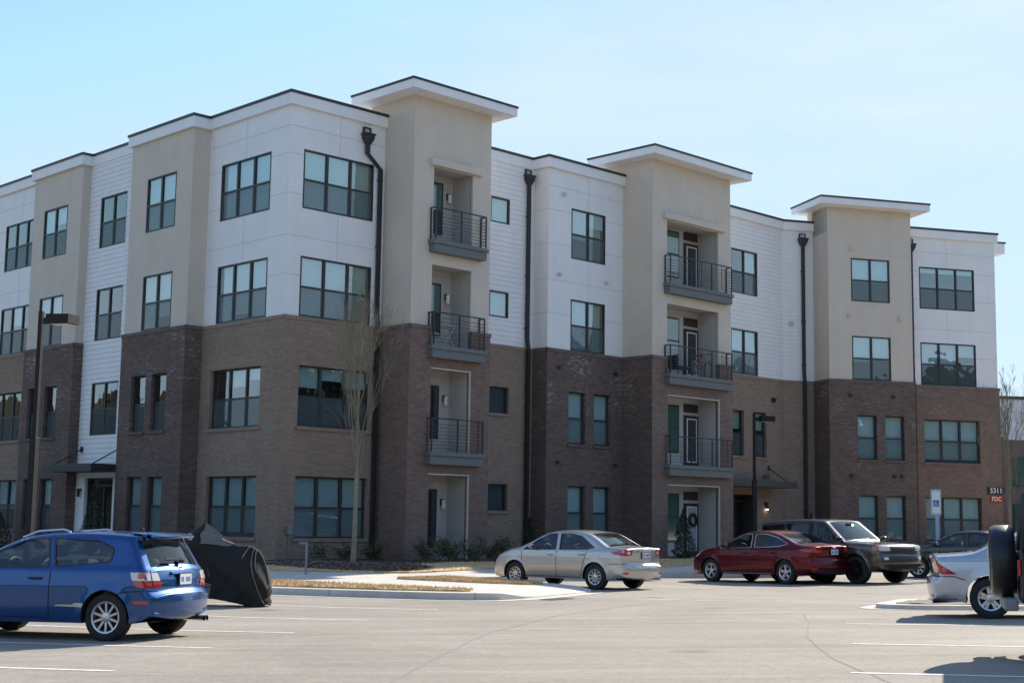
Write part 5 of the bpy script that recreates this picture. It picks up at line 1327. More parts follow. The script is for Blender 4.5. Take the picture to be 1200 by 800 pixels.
def finish(car, root, S, tree, plate=None, mirror_m='body'):
    for x in (S['xf'], S['xr']):
        for sg in (1, -1): wheel(root, x - car.L / 2, sg * (car.w - S['tw'] / 2 - .012), S['tyre'], sg, S['tw'], S['spokes'], S['rim'], S.get('rimm', 'alloy'))
    # mirrors
    mx_, mz = S['mir']
    for sg in (1, -1):
        mb = MB(); y = car.ys(mx_, mz); mb.v = []; 
        n = 10; prof = []
        for (dx, k) in ((-.075, .82), (-.06, .95), (0, 1), (.05, .85), (.085, .45)):
            ring_ = [(mx_ - car.L / 2 + dx, sg * (y + .12 + .095 * k * math.cos(2 * PI * j / n)), mz + .06 + .062 * k * math.sin(2 * PI * j / n)) for j in range(n)]; prof.append(ring_)
        for a, b in zip(prof[:-1], prof[1:]):
            for j in range(n): q = (j + 1) % n; mb.quad([a[j], a[q], b[q], b[j]])
        mb.quad(prof[-1]); 
        mo = mb.build('side_mirror', S['paint'], root, smooth=True, merge=True); g_ = MB(); g_.quad([(p[0] - .001, p[1], p[2]) for p in prof[0]]); g_.build('mirror_glass', 'chrome', mo)
        st_ = MB(); st_.tube([(mx_ - car.L / 2 + .02, sg * (y - .03), mz - .01), (mx_ - car.L / 2, sg * (y + .06), mz + .03)], .025, 6); st_.build('mirror_stalk', 'plastic', mo)
    for (hx, hz) in S['handles']:
        for sg in (1, -1):
            mb = MB(); y = car.ys(hx, hz); mb.tube([(hx - .1 - car.L / 2, sg * (y + .005), hz), (hx - .07 - car.L / 2, sg * (y + .035), hz), (hx + .07 - car.L / 2, sg * (y + .035), hz), (hx + .1 - car.L / 2, sg * (y + .005), hz)], .014, 6); mb.build('door_handle', S.get('handlem', S['paint']), root, smooth=True)
    if plate:
        pz, px_ = plate; hit = tree.ray_cast(Vector((-4, 0, pz)), Vector((1, 0, 0)))[0]; x = (hit.x if hit else -car.L / 2) - .014
        mb = MB(); mb.box(x - .008, x + .008, -.165, .165, pz - .085, pz + .085); po = mb.build('licence_plate_frame', 'plastic', root); mb = MB(); mb.box(x - .011, x - .0085, -.15, .15, pz - .07, pz + .07); pl_ = mb.build('licence_plate', 'plate', po)
        mb = MB()
        for k in range(6): 
            if k != 3: mb.box(x - .0135, x - .0115, -.115 + k * .042, -.09 + k * .042, pz - .035, pz + .03)
        mb.build('plate_characters', 'plate_mark', po)
def place(name, x, y, heading, L, label, cat='car', slope=True):
    hv = Vector((math.cos(R(heading)), math.sin(R(heading)))); lat = Vector((-hv.y, hv.x))
    z = gz(x, y); zf = gz(x + hv.x, y + hv.y); zr = gz(x - hv.x, y - hv.y); zl = gz(x + lat.x, y + lat.y); zq = gz(x - lat.x, y - lat.y)
    t = empty(name, (x, y, z), 0, label, cat, 'cars parked in the lot'); t.rotation_euler = (math.atan((zl - zq) / 2), -math.atan((zf - zr) / 2), R(heading)); return t
def from_wheel(wx, wy, heading, S, which='rl'):
    """centre of the car from the ground point of one wheel's outer face"""
    hv = Vector((math.cos(R(heading)), math.sin(R(heading)))); lat = Vector((-hv.y, hv.x)); xw = (S['xr'] if which[0] == 'r' else S['xf']) - S['L'] / 2; yw = (S['W'] / 2 - .05) * (1 if which[1] == 'l' else -1)
    c = Vector((wx, wy)) - hv * xw - lat * yw; return c.x, c.y

# blue hatchback ------------------------------------------------------------
S = dict(L=4.20, W=1.70, H=1.445, belt=.93, tyre=.315, arch=.362, xr=.77, xf=3.34, sill=.235, tw=.20, rim=.215, spokes=(10, .017, .014, 0), mir=(2.98, .98), handles=[(1.86, .82)], paint='paint_blue', handlem='plastic',
    top=[(.10, .265), (.03, .33), (.0, .46), (.01, .60), (.05, .655), (.075, .70), (.085, .80), (.13, .93), (.18, 1.0), (.30, 1.22), (.36, 1.335), (.28, 1.365), (.34, 1.39), (.52, 1.415), (.9, 1.44), (1.35, 1.45), (1.8, 1.435), (2.2, 1.385), (2.55, 1.27), (2.85, 1.13), (3.12, 1.01), (3.24, .975), (3.5, .90), (3.85, .79), (4.08, .68), (4.16, .58), (4.20, .45), (4.18, .32), (4.08, .22)],
    win=[[(.74, 1.03), (1.60, .965), (1.70, 1.355), (.98, 1.325), (.72, 1.22)], [(1.66, .965), (2.98, .935), (2.80, 1.05), (2.45, 1.215), (2.15, 1.325), (1.76, 1.355)]],
    glass=dict(rear=(lambda x, z: x < .5 and .985 < z < 1.345 and x > .15, .88), front=(lambda x, z: x > 2.2 and 1.03 < z < 1.36, .9)), cab=(.5, 3.1), seats=[.95, 1.85], tumble=.34, bow=.09, crease=.72, er=.6, pr=.16, flare=.02, wr=.06)
cx, cy = from_wheel(-5.30, 19.04, 163, S); t = place('hatchback', cx, cy, 163, S['L'], 'blue three door hatchback with its tail to the covered motorcycle'); c1 = Car(S); c1.build(t, 'paint_blue'); tr_ = c1.bvh()
c1.side_patch('tail_light_clear', [(.10, .90), (.42, .905), (.385, .80), (.06, .79)], 'clear_lens', t, off=.008); c1.side_patch('tail_light', [(.06, .79), (.385, .80), (.32, .715), (.03, .68)], 'red_lens', t, off=.009)
c1.end_patch('tail_light_clear', [(.56, .90), (.76, .90), (.76, .80), (.54, .79)], 'clear_lens', t, tree=tr_); c1.end_patch('tail_light', [(.50, .70), (.76, .70), (.76, .795), (.54, .795)], 'red_lens', t, tree=tr_)
c1.side_patch('reversing_lamp_ring', [(.22, .90), (.31, .90), (.31, .82), (.22, .82)], 'amber_lens', t, off=.011, r=.04)
c1.side_patch('side_reflector', [(.16, .53), (.36, .535), (.36, .495), (.16, .49)], 'red_lens', t, off=.006)
c1.side_patch('front_marker_lamp', [(3.86, .60), (4.06, .58), (4.04, .68), (3.86, .70)], 'clear_lens', t)
c1.seam([[(1.64, .30), (1.63, .95)], [(1.64, .30), (2.95, .30)], [(2.95, .30), (3.02, .62), (3.0, .93)], [(.62, .62), (.40, .655), (.05, .665)], [(.16, .93), (.10, .70)]], t)
c1.side_patch('fuel_door', [(.62, .80), (.80, .80), (.80, .66), (.62, .66)], 'paint_blue', t, sides=(-1,), off=.003)
c1.end_patch('number_recess', [(-.36, .73), (.36, .73), (.36, .905), (-.36, .905)], 'paint_blue', t, mirror=False, off=-.001, tree=tr_)
c1.end_patch('tailgate_handle', [(-.30, .875), (.30, .875), (.30, .905), (-.30, .905)], 'paint_blue', t, mirror=False, off=.03, tree=tr_)
c1.side_patch('stripe_decal', [(1.0, .44), (1.55, .455), (1.5, .475), (1.28, .475), (1.22, .50), (1.0, .49)], 'paint_silver', t, off=.003, r=0)
c1.end_patch('badge', [(.42, .745), (.52, .745), (.52, .765), (.42, .765)], 'chrome', t, mirror=False, off=.006, r=.004, tree=tr_); c1.end_patch('badge', [(-.05, .93), (.05, .93), (.05, .965), (-.05, .965)], 'chrome', t, mirror=False, off=.006, r=.01, tree=tr_)
finish(c1, t, S, tr_, plate=(.80, 0))
# roof spoiler, wiper, roof rails, antenna, exhaust
mb = MB()
pr = [(.24, 1.352), (.215, 1.372), (.27, 1.402), (.50, 1.43), (.50, 1.39)]
W_ = [(-.55, .9), (-.47, 1), (0, 1), (.47, 1), (.55, .9)]
for (y0, k0), (y1, k1) in zip(W_[:-1], W_[1:]):
    for i in range(len(pr)):
        a, b = pr[i], pr[(i + 1) % len(pr)]; f_ = lambda p, k: (p[0] - 2.1 + (1 - k) * .6, p[1] - (1 - k) * .12)
        mb.quad([(f_(a, k0)[0], y0, f_(a, k0)[1]), (f_(b, k0)[0], y0, f_(b, k0)[1]), (f_(b, k1)[0], y1, f_(b, k1)[1]), (f_(a, k1)[0], y1, f_(a, k1)[1])])
mb.build('roof_spoiler', 'paint_blue', t, smooth=True, merge=True, angle=30)
mb = MB(); mb.tube([(.175 - 2.14, -.02, 1.045), (.16 - 2.14, -.02, 1.06), (.19 - 2.12, .36, 1.065)], .012, 6); mb.lathe([(-2.0, .0), (-1.99, .035), (-1.93, .035)], 12, 'x', (0.01, -.02, 1.05)); mb.build('rear_wiper', 'plastic', t)
for sg in (1, -1):
    mb = MB(); mb.tube([(1.55 - 2.1, sg * .52, 1.43), (1.65 - 2.1, sg * .52, 1.462), (2.05 - 2.1, sg * .52, 1.44), (2.3 - 2.1, sg * .52, 1.355)], .014, 8); mb.build('roof_rail', 'chrome', t)
mb = MB(); mb.lathe([(1.44, .02), (1.475, .014), (1.50, .0)], 10, 'z', (.75 - 2.1, 0, 0)); mb.build('antenna', 'plastic', t)
for y in (-.50, -.59): mb = MB(); mb.tube([(.35 - 2.1, y, .25), (.06 - 2.1, y, .245)], .033, 12, cap=False); mb.tube([(.08 - 2.1, y, .245), (.045 - 2.1, y, .245)], .036, 12, cap=False); mb.build('exhaust_pipe', 'chrome', t)

# champagne sedan --------------------------------------------------------------
def sedan_spec(L, W, H, wb, xr, **k):
    d = dict(L=L, W=W, H=H, belt=.95, tyre=.32, arch=.37, xr=xr, xf=xr + wb, sill=.25, tw=.205, rim=.20, spokes=(10, .02, .014, 0), mir=(xr + wb - .62, .98), handles=[(xr + .42, .86), (xr + 1.42, .84)])
    d.update(k); return d
S = sedan_spec(4.54, 1.76, 1.465, 2.60, 1.00, paint='paint_champagne', handlem='paint_champagne',
    top=[(.12, .26), (.05, .32), (.0, .46), (.02, .60), (.07, .66), (.075, .72), (.07, .90), (.075, 1.0), (.12, 1.045), (.35, 1.065), (.55, 1.075), (.70, 1.12), (1.05, 1.30), (1.32, 1.40), (1.7, 1.455), (2.1, 1.468), (2.5, 1.445), (2.85, 1.36), (3.2, 1.20), (3.5, 1.07), (3.62, 1.03), (3.9, .96), (4.2, .85), (4.42, .71), (4.51, .58), (4.54, .44), (4.52, .30), (4.44, .20)],
    win=[[(1.02, 1.03), (1.30, .985), (2.16, .965), (2.20, 1.375), (1.85, 1.375), (1.50, 1.315)], [(2.26, .965), (3.36, .945), (3.18, 1.06), (2.85, 1.24), (2.55, 1.355), (2.30, 1.378)]],
    glass=dict(rear=(lambda x, z: .5 < x < 1.4 and 1.09 < z < 1.41, .88), front=(lambda x, z: x > 2.4 and 1.07 < z < 1.43, .9)), cab=(1.0, 3.5), seats=[1.35, 2.25], tumble=.36, bow=.09, er=.6, pr=.16, wr=.05, crease=.80)
cx, cy = from_wheel(2.15, 35.6, 139, S); t = place('sedan', cx, cy, 139, S['L'], 'champagne silver four door sedan parked beside the lawn island'); c2 = Car(S); c2.build(t, 'paint_champagne'); tr_ = c2.bvh()
c2.side_patch('tail_light', [(.08, .985), (.30, .965), (.52, .925), (.40, .88), (.07, .84)], 'red_lens', t); c2.end_patch('tail_light', [(.47, .975), (.80, .985), (.80, .845), (.53, .85)], 'red_lens', t, tree=tr_); c2.end_patch('tail_light_clear', [(.54, .95), (.66, .955), (.65, .875), (.57, .875)], 'clear_lens', t, off=.012, tree=tr_)
c2.side_patch('headlight', [(4.30, .77), (4.05, .87), (4.12, .76), (4.42, .64)], 'clear_lens', t); c2.side_patch('turn_signal', [(4.18, .83), (4.08, .86), (4.12, .79)], 'amber_lens', t, off=.009)
c2.seam([[(2.22, .30), (2.23, .95)], [(1.36, .62), (1.24, .98)], [(1.36, .62), (1.45, .30), (3.3, .30), (3.36, .7), (3.38, .93)], [(.55, .64), (.06, .655)]], t)
c2.side_patch('fuel_door', [(.86, .93), (1.04, .93), (1.04, .80), (.86, .80)], 'paint_champagne', t, sides=(1,), off=.004)
c2.end_patch('rear_reflector', [(.66, .40), (.80, .40), (.80, .45), (.66, .45)], 'red_lens', t, tree=tr_); c2.end_patch('trunk_trim', [(-.34, .935), (.34, .935), (.34, .965), (-.34, .965)], 'chrome', t, mirror=False, off=.012, r=.008, tree=tr_)
c2.end_patch('badge', [(-.06, .985), (.06, .985), (.06, 1.02), (-.06, 1.02)], 'chrome', t, mirror=False, off=.01, r=.015, tree=tr_)
finish(c2, t, S, tr_, plate=(.86, 0)); mb = MB(); mb.tube([(.25 - 2.27, -.55, .27), (.0 - 2.27, -.55, .26)], .028, 10); mb.build('exhaust_pipe', 'chrome', t)

# red sedan ---------------------------------------------------------------------
S = sedan_spec(4.80, 1.84, 1.47, 2.79, 1.06, paint='paint_red', handlem='paint_red', spokes=(5, .016, .014, .03), rim=.215, tyre=.33, arch=.38,
    top=[(.12, .26), (.05, .33), (.0, .50), (.03, .64), (.08, .70), (.09, .78), (.08, .93), (.09, 1.03), (.15, 1.06), (.45, 1.09), (.72, 1.14), (1.05, 1.27), (1.4, 1.385), (1.8, 1.455), (2.2, 1.47), (2.6, 1.44), (2.95, 1.35), (3.3, 1.20), (3.62, 1.07), (3.78, 1.03), (4.1, .96), (4.45, .84), (4.68, .70), (4.77, .58), (4.80, .44), (4.78, .30), (4.70, .20)],
    win=[[(.98, 1.10), (1.30, 1.02), (2.20, .985), (2.24, 1.375), (1.85, 1.375), (1.42, 1.29)], [(2.30, .985), (3.52, .955), (3.32, 1.06), (2.95, 1.24), (2.65, 1.355), (2.34, 1.378)]],
    glass=dict(rear=(lambda x, z: .6 < x < 1.5 and 1.12 < z < 1.40, .88), front=(lambda x, z: x > 2.5 and 1.07 < z < 1.43, .9)), cab=(1.1, 3.6), seats=[1.4, 2.4], tumble=.38, bow=.10, er=.65, pr=.17, wr=.05, crease=.78, trimm='chrome')
cx, cy = from_wheel(7.58, 39.24, 128, S); t = place('sedan', cx, cy, 128, S['L'], 'dark red four door sedan beside the bronze off-roader'); c3 = Car(S); c3.build(t, 'paint_red'); tr_ = c3.bvh()
c3.side_patch('tail_light', [(.09, 1.0), (.36, .985), (.58, .94), (.40, .90), (.08, .87)], 'red_lens', t); c3.end_patch('tail_light', [(.44, .99), (.84, 1.0), (.84, .88), (.52, .875)], 'red_lens', t, tree=tr_)
c3.side_patch('headlight', [(4.55, .76), (4.15, .90), (4.3, .76), (4.66, .64)], 'clear_lens', t)
c3.seam([[(2.26, .32), (2.27, .97)], [(1.42, .66), (1.30, 1.0)], [(1.42, .66), (1.5, .32), (3.45, .32), (3.52, .7), (3.52, .95)], [(.55, .69), (.06, .70)]], t)
c3.side_patch('sill_trim', [(1.55, .275), (3.35, .275), (3.35, .295), (1.55, .295)], 'chrome', t, r=0)
c3.end_patch('bumper_insert', [(-.7, .30), (.7, .30), (.62, .40), (-.62, .40)], 'plastic', t, mirror=False, tree=tr_); c3.end_patch('badge', [(-.06, .99), (.06, .99), (.06, 1.03), (-.06, 1.03)], 'chrome', t, mirror=False, off=.01, r=.015, tree=tr_)
c3.end_patch('rear_reflector', [(.66, .42), (.82, .42), (.82, .46), (.66, .46)], 'red_lens', t, tree=tr_)
finish(c3, t, S, tr_, plate=(.88, 0)); mb = MB(); mb.lathe([(1.46, .03), (1.49, .02), (1.51, 0)], 10, 'z', (1.75 - 2.4, 0, 0)); mb.build('antenna', 'paint_red', t)

# bronze off-roader ------------------------------------------------------------
S = dict(L=4.78, W=1.93, H=1.80, belt=1.10, tyre=.385, arch=.45, xr=1.05, xf=3.79, sill=.36, tw=.27, rim=.265, spokes=(10, .02, .016, 0), rimm='paint_black', mir=(3.30, 1.18), handles=[(1.55, 1.0), (2.65, 1.0)], paint='paint_bronze', handlem='plastic',
    top=[(.14, .36), (.03, .46), (.0, .60), (.02, .74), (.05, .80), (.05, 1.0), (.07, 1.12), (.14, 1.30), (.22, 1.52), (.20, 1.66), (.30, 1.73), (.7, 1.775), (1.3, 1.80), (2.0, 1.80), (2.5, 1.77), (2.75, 1.70), (3.05, 1.48), (3.35, 1.24), (3.46, 1.18), (3.7, 1.155), (4.1, 1.13), (4.5, 1.09), (4.66, 1.04), (4.72, .95), (4.735, .80), (4.77, .70), (4.78, .56), (4.75, .42), (4.66, .34)],
    win=[[(.30, 1.18), (1.20, 1.15), (1.20, 1.66), (.34, 1.62)], [(1.27, 1.15), (2.12, 1.14), (2.12, 1.68), (1.27, 1.665)], [(2.20, 1.14), (3.26, 1.13), (3.10, 1.26), (2.72, 1.60), (2.60, 1.68), (2.20, 1.68)]],
    glass=dict(rear=(lambda x, z: x < .3 and 1.14 < z < 1.62, .86), front=(lambda x, z: x > 2.6 and 1.21 < z < 1.73, .92)), cab=(.6, 3.4), seats=[1.45, 2.5], tumble=.24, bow=.10, er=.4, ef=.5, pr=.08, pf=.11, wr=.03, round=.06, flare=.02, sg='dark_glass')
cx, cy = from_wheel(9.52, 39.3, -52, S, 'fr'); t = place('off_roader', cx, cy, -52, S['L'], 'bronze grey boxy off-roader with black roof pillars facing out of its bay', 'suv'); c4 = Car(S); c4.build(t, 'paint_bronze'); tr_ = c4.bvh()
c4.end_patch('headlight', [(.56, .90), (.90, .90), (.92, 1.045), (.56, 1.05)], 'clear_lens', t, rear=False, tree=tr_, off=.012); c4.side_patch('headlight_side', [(4.40, .91), (4.62, .91), (4.60, 1.04), (4.38, 1.04)], 'amber_lens', t)
c4.end_patch('grille', [(-.50, .90), (.50, .90), (.50, 1.05), (-.50, 1.05)], 'plastic', t, rear=False, mirror=False, tree=tr_, off=.012); c4.end_patch('lower_grille', [(-.62, .66), (.62, .66), (.62, .76), (-.62, .76)], 'plastic', t, rear=False, mirror=False, tree=tr_)
c4.end_patch('bumper_insert', [(-.8, .40), (.8, .40), (.8, .54), (-.8, .54)], 'underbody', t, rear=False, mirror=False, tree=tr_, off=.004)
c4.end_patch('fog_lamp', [(.66, .66), (.80, .66), (.80, .73), (.66, .73)], 'clear_lens', t, rear=False, tree=tr_, off=.012)
c4.seam([[(2.16, .45), (2.16, 1.12)], [(1.24, .80), (1.24, 1.14)], [(1.24, .80), (1.5, .45), (3.2, .45), (3.3, .8), (3.32, 1.12)], [(4.15, 1.02), (3.32, 1.08)], [(4.30, .80), (4.70, .80)]], t)
c4.side_patch('side_vent', [(3.44, .90), (3.58, .90), (3.56, 1.06), (3.42, 1.06)], 'plastic', t)
for q in ([(1.195, 1.14), (1.275, 1.14), (1.275, 1.69), (1.195, 1.69)], [(2.115, 1.14), (2.205, 1.14), (2.205, 1.70), (2.115, 1.70)]): c4.side_patch('window_pillar', q, 'plastic', t, r=0, off=.004)
finish(c4, t, S, tr_)
for y in (.3, -.3): mb = MB(); mb.tube([(3.47 - 2.39, y, 1.215), (3.42 - 2.39, y + .45, 1.25)], .010, 6); mb.build('wiper', 'plastic', t)
mb = MB(); mb.lathe([(1.80, .03), (1.83, .02), (1.85, 0)], 10, 'z', (1.6 - 2.39, 0, 0)); mb.build('antenna', 'plastic', t)

# black sedan -------------------------------------------------------------------
S = sedan_spec(4.70, 1.80, 1.45, 2.72, 1.05, paint='paint_black', handlem='paint_black', spokes=(7, .03, .022, 0), rim=.215,
    top=[(.18, .27), (.06, .36), (.0, .50), (.03, .62), (.08, .68), (.09, .78), (.09, .93), (.10, 1.0), (.18, 1.03), (.5, 1.06), (.75, 1.10), (1.1, 1.26), (1.45, 1.37), (1.8, 1.435), (2.2, 1.45), (2.6, 1.42), (2.95, 1.32), (3.25, 1.17), (3.5, 1.05), (3.65, 1.0), (4.0, .93), (4.35, .81), (4.58, .68), (4.67, .56), (4.70, .44), (4.68, .30), (4.6, .20)],
    win=[[(1.02, 1.06), (1.35, .98), (2.15, .96), (2.19, 1.355), (1.85, 1.35), (1.48, 1.27)], [(2.25, .96), (3.38, .93), (3.2, 1.04), (2.9, 1.20), (2.6, 1.325), (2.29, 1.355)]],
    glass=dict(rear=(lambda x, z: .6 < x < 1.5 and 1.09 < z < 1.385, .88), front=(lambda x, z: x > 2.5 and 1.05 < z < 1.40, .9)), cab=(1.1, 3.5), seats=[1.35, 2.3], tumble=.38, bow=.10, er=.6, pr=.16, wr=.05)
cx, cy = from_wheel(12.75, 44.6, 140, S, 'fl'); t = place('sedan', cx, cy, 140, S['L'], 'black sedan half hidden behind the silver coupe below the parking sign'); c5 = Car(S); c5.build(t, 'paint_black'); tr_ = c5.bvh()
c5.seam([[(2.21, .32), (2.22, .95)], [(1.4, .64), (1.3, .98)], [(3.38, .35), (3.44, .93)]], t); c5.side_patch('tail_light', [(.1, .97), (.45, .93), (.3, .86), (.08, .85)], 'red_lens', t); c5.side_patch('headlight', [(4.42, .75), (4.1, .86), (4.25, .74), (4.58, .62)], 'clear_lens', t)
finish(c5, t, S, tr_, plate=(.86, 0)); mb = MB(); mb.lathe([(1.44, .03), (1.49, .018), (1.51, 0)], 10, 'z', (1.5 - 2.35, 0, 0)); mb.build('antenna', 'paint_black', t)

# silver coupe -------------------------------------------------------------------
S = dict(L=4.44, W=1.70, H=1.40, belt=.93, tyre=.315, arch=.365, xr=.98, xf=3.60, sill=.24, tw=.195, rim=.195, spokes=(5, .026, .022, .035), mir=(3.02, .95), handles=[(1.95, .80)], paint='paint_silver', handlem='paint_silver',
    top=[(.09, .235), (.035, .27), (.01, .42), (.0, .56), (.03, .64), (.075, .665), (.10, .70), (.085, .85), (.07, .97), (.10, 1.0), (.4, 1.02), (.68, 1.045), (.95, 1.16), (1.25, 1.29), (1.55, 1.365), (1.95, 1.395), (2.3, 1.375), (2.65, 1.27), (2.95, 1.12), (3.2, 1.0), (3.32, .96), (3.6, .90), (3.95, .80), (4.25, .67), (4.38, .56), (4.43, .44), (4.42, .30), (4.34, .20)],
    win=[[(1.12, 1.04), (1.78, .955), (1.86, 1.29), (1.62, 1.285), (1.38, 1.20)], [(1.84, .955), (3.04, .925), (2.88, 1.02), (2.6, 1.19), (2.3, 1.30), (1.92, 1.30)]],
    glass=dict(rear=(lambda x, z: .6 < x < 1.5 and 1.06 < z < 1.34, .88), front=(lambda x, z: x > 2.2 and 1.01 < z < 1.35, .9)), cab=(1.0, 3.2), seats=[1.3, 2.1], tumble=.36, bow=.09, er=.45, pr=.11, wr=.04)
cx, cy = from_wheel(7.57, 22.55, -18.5, S, 'rr'); t = place('coupe', cx, cy, -18.5, S['L'], 'silver two door coupe with red tail lamp backed up to the kerbed island'); c6 = Car(S); c6.build(t, 'paint_silver'); tr_ = c6.bvh()
c6.side_patch('tail_light', [(.10, .935), (.50, .69), (.10, .69)], 'red_lens', t, off=.008, r=.012); c6.end_patch('tail_light', [(.48, .91), (.77, .915), (.77, .71), (.52, .71)], 'red_lens', t, tree=tr_)
c6.seam([[(.0, .655), (.10, .665), (.45, .655), (.62, .60)], [(1.80, .30), (1.80, .95)], [(3.05, .35), (3.08, .93)]], t); c6.seam([[(.03, .305), (.5, .30)]], t, 'bumper_lip', .004); c6.seam([[(.11, .90), (1.2, .895), (2.9, .865)]], t, 'shoulder_crease', .003)
finish(c6, t, S, tr_, plate=(.80, 0))

# dark soft-top jeep-style off-roader --------------------------------------------
def heading_root(x, y, h, name, label, cat): return place(name, x, y, h, 4, label, cat)
t = place('open_off_roader', 7.17, 15.0, -17, 4, 'black off-roader at the right edge with a covered spare wheel on its tail', 'suv')
def extr(prof, y0, y1, name, m_, par=None, bevel=.03):
    mb = MB(); n = len(prof)
    mb.quad([(a, y0, b) for a, b in prof]); mb.quad([(a, y1, b) for a, b in prof[::-1]])
    for i in range(n): a, b = prof[i], prof[(i + 1) % n]; mb.quad([(a[0], y0, a[1]), (a[0], y1, a[1]), (b[0], y1, b[1]), (b[0], y0, b[1])])
    return mb.build(name, m_, par or t, merge=True, bevel=bevel)
def arcp(cx, cz, r, a0, a1, n=10): return [(cx + r * math.cos(R(a0 + (a1 - a0) * k / n)), cz + r * math.sin(R(a0 + (a1 - a0) * k / n))) for k in range(n + 1)]
extr([(-1.72, .62), (-1.72, 1.12), (1.75, 1.10), (1.85, .62)] + arcp(1.25, .42, .48, 25, 155) + [(.6, .52), (-.55, .52)] + arcp(-1.12, .42, .48, 25, 155) + [(-1.6, .62)], -.72, .72, 'body', 'paint_navy')
extr([(-1.71, 1.13), (-1.60, 1.78), (-1.45, 1.84), (.25, 1.84), (.40, 1.78), (.78, 1.12)], -.68, .68, 'soft_top', 'fabric_black')
for sg in (1, -1):
    ff_ = [(-1.62, .50)] + [(-1.12 - .62 * math.cos(R(a)), .42 + .52 * math.sin(R(a))) for a in range(20, 161, 14)] + [(-1.12 + .50 * math.cos(R(a)), .42 + .46 * math.sin(R(a))) for a in range(20, 161, 14)]
    extr(ff_, sg * .70, sg * .86, 'fender', 'plastic', bevel=.012)
    ff_ = [(1.25 - .62 * math.cos(R(a)), .42 + .54 * math.sin(R(a))) for a in range(10, 171, 14)] + [(1.25 + .48 * math.cos(R(a)), .42 + .48 * math.sin(R(a))) for a in range(10, 171, 14)]
    extr(ff_, sg * .70, sg * .86, 'fender', 'plastic', bevel=.012)
    for x in (-1.12, 1.25): wheel(t, x, sg * .74, .39, sg, .25, (5, .035, .03, 0), .21)
    extr([(-1.45, 1.22), (-1.28, 1.66), (-.62, 1.68), (-.62, 1.22)], sg * .682, sg * .688, 'side_window', 'car_glass', bevel=0); extr([(-.52, 1.22), (-.52, 1.68), (.22, 1.68), (.55, 1.22)], sg * .682, sg * .688, 'side_window', 'car_glass', bevel=0)
    extr([(-1.75, .88), (-1.72, .88), (-1.72, 1.04), (-1.75, 1.04)], sg * .60, sg * .715, 'tail_light', 'red_lens', bevel=.004)
    extr([(.62, 1.12), (.74, 1.12), (.74, 1.30), (.62, 1.30)], sg * .78, sg * .95, 'side_mirror', 'plastic', bevel=.02)
extr([(-1.90, .52), (-1.76, .52), (-1.76, .64), (-1.90, .64)], -.74, .74, 'rear_bumper', 'grey_metal', bevel=.02); extr([(1.86, .48), (2.02, .48), (2.02, .66), (1.86, .66)], -.78, .78, 'front_bumper', 'plastic', bevel=.02)
mb = MB(); mb.lathe([(-1.74, 0), (-1.74, .36), (-1.78, .385), (-1.94, .385), (-1.985, .36), (-2.0, .30), (-2.01, 0)], 40, 'x', (0, .06, 1.02)); sp_ = mb.build('spare_wheel_cover', 'paint_navy', t, smooth=True, merge=True)
mb = MB(); mb.lathe([(-2.0125, .14), (-2.0145, .15), (-2.0145, .20), (-2.0125, .21)], 32, 'x', (0, .06, 1.02)); mb.build('cover_emblem', 'white_metal', sp_)
extr([(-1.80, .95), (-1.71, .95), (-1.71, 1.09), (-1.80, 1.09)], -.2, .2, 'spare_wheel_bracket', 'plastic')

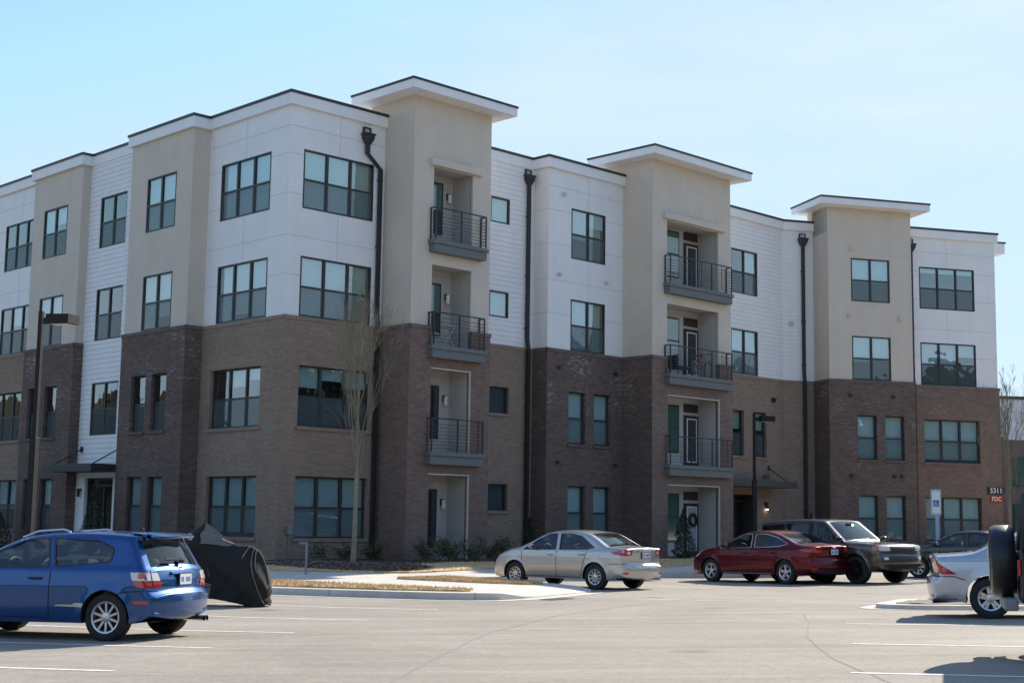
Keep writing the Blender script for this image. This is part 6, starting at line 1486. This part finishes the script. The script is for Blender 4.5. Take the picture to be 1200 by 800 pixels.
# covered motorcycle --------------------------------------------------------------
x, y = -5.62, 27.7
t = empty('covered_motorcycle', (x, y, gz(x, y)), R(-18), 'motorcycle under a crumpled black cover with a grey panel at the front', 'motorcycle')
def cover():
    rnd = random.Random(4)
    # crest line along the bike (x, top z, half width at mid height, bottom z)
    st = [(-1.25, .62, .10, .30), (-1.10, .95, .24, .20), (-.85, 1.18, .36, .17), (-.60, 1.38, .42, .16), (-.42, 1.49, .42, .15), (-.28, 1.56, .31, .15), (-.14, 1.49, .30, .15), (.05, 1.36, .33, .14), (.25, 1.22, .36, .12), (.45, 1.16, .37, .10), (.65, 1.16, .36, .06), (.82, 1.10, .33, .03), (.96, .98, .27, .02), (1.06, .75, .19, .02), (1.13, .45, .10, .05)]
    rows = catmull([(a[0], a[1]) for a in st], 7); hw = [p[1] for p in catmull([(a[0], a[2]) for a in st], 7)]; bz = [p[1] for p in catmull([(a[0], a[3]) for a in st], 7)]
    m0 = MB(); n = 48; ring_all = []
    for i, ((px, pz), w_, zb) in enumerate(zip(rows, hw, bz)):
        ring_ = []
        for j in range(n + 1):
            a = -1 + 2 * j / n; s_ = 1 if a > 0 else -1; v = abs(a)      # 0 crest, 1 hem
            zz = pz - (pz - zb) * v ** 1.1; yy = s_ * w_ * (1 - (1 - min(1, v * 1.5)) ** 2) * (1.0 + .12 * math.sin(v * 5))
            fold = .030 * math.sin(px * 13 + v * 8 + s_ + 1.3 * math.sin(px * 4)) * v + .022 * math.sin(px * 7 - v * 14) * math.sin(v * PI) + .012 * math.sin((px + v) * 27 + 2 * math.sin(v * 6)) * v
            sag = -.04 * math.sin(v * PI) * math.sin(px * 5 + 1)
            ring_.append((px + .012 * math.sin(v * 11 + px * 3), yy + s_ * fold + s_ * sag, zz + 0))
        ring_all.append(ring_)
    for i in range(len(ring_all) - 1):
        for j in range(n): m0.quad([ring_all[i][j], ring_all[i + 1][j], ring_all[i + 1][j + 1], ring_all[i][j + 1]])
    m0.quad(ring_all[0]); m0.quad(ring_all[-1][::-1])
    m0.build('cover', 'fabric_black', t, smooth=True, merge=True, angle=80)
    # grey triangular windscreen panel and lower grey edge, stitched on the near side, plus straps
    def onside(px, v, off=.012, s_=-1):
        i = 0
        while i < len(rows) - 2 and rows[i + 1][0] < px: i += 1
        f = max(0, min(1, (px - rows[i][0]) / (rows[i + 1][0] - rows[i][0] + 1e-9))); j = max(0, min(n - .001, n / 2 + s_ * v * n / 2)); j0 = int(j); g_ = j - j0
        L = lambda a, b, t_: Vector(a).lerp(Vector(b), t_)
        p = L(L(ring_all[i][j0], ring_all[i + 1][j0], f), L(ring_all[i][j0 + 1], ring_all[i + 1][j0 + 1], f), g_); return (p.x, p.y + s_ * off, p.z + off * .3)
    def patch(name, quadf, m_, nu=10, nv=8):
        mb = MB()
        for a in range(nu):
            for b in range(nv):
                mb.quad([quadf(a / nu, b / nv), quadf((a + 1) / nu, b / nv), quadf((a + 1) / nu, (b + 1) / nv), quadf(a / nu, (b + 1) / nv)])
        mb.build(name, m_, t, smooth=True, merge=True, angle=60)
    patch('grey_panel', lambda a, b: onside(-.27 + a * .62 + .02 * math.sin(b * 9), b * (.30 * (1 - a) ** .7 + .02), .014 + .016 * math.sin(b * 13 + a * 5)), 'fabric_gray', 12, 8)
    patch('grey_hem', lambda a, b: onside(-.70 + a * .75, .80 + b * .2 + .0 * a, .016), 'fabric_gray', 12, 4)
    mb = MB(); mb.tube([onside(.80 + k * .028, .03 + k * .085, .022) for k in range(12)], .010, 5); mb.tube([onside(.70, k * .05, .022) for k in range(6)], .009, 5); mb.tube([onside(.84 + .02 * k, k * .05, .022) for k in range(7)], .009, 5); mb.build('strap', 'fabric_gray', t)
    for wx in (-.78, .72):
        m_ = MB(); m_.lathe([(-.06, .2), (-.07, .26), (-.04, .31), (.04, .31), (.07, .26), (.06, .2)], 28, 'y', (wx, 0, .31)); m_.build('wheel', 'rubber', t, smooth=True)
cover()
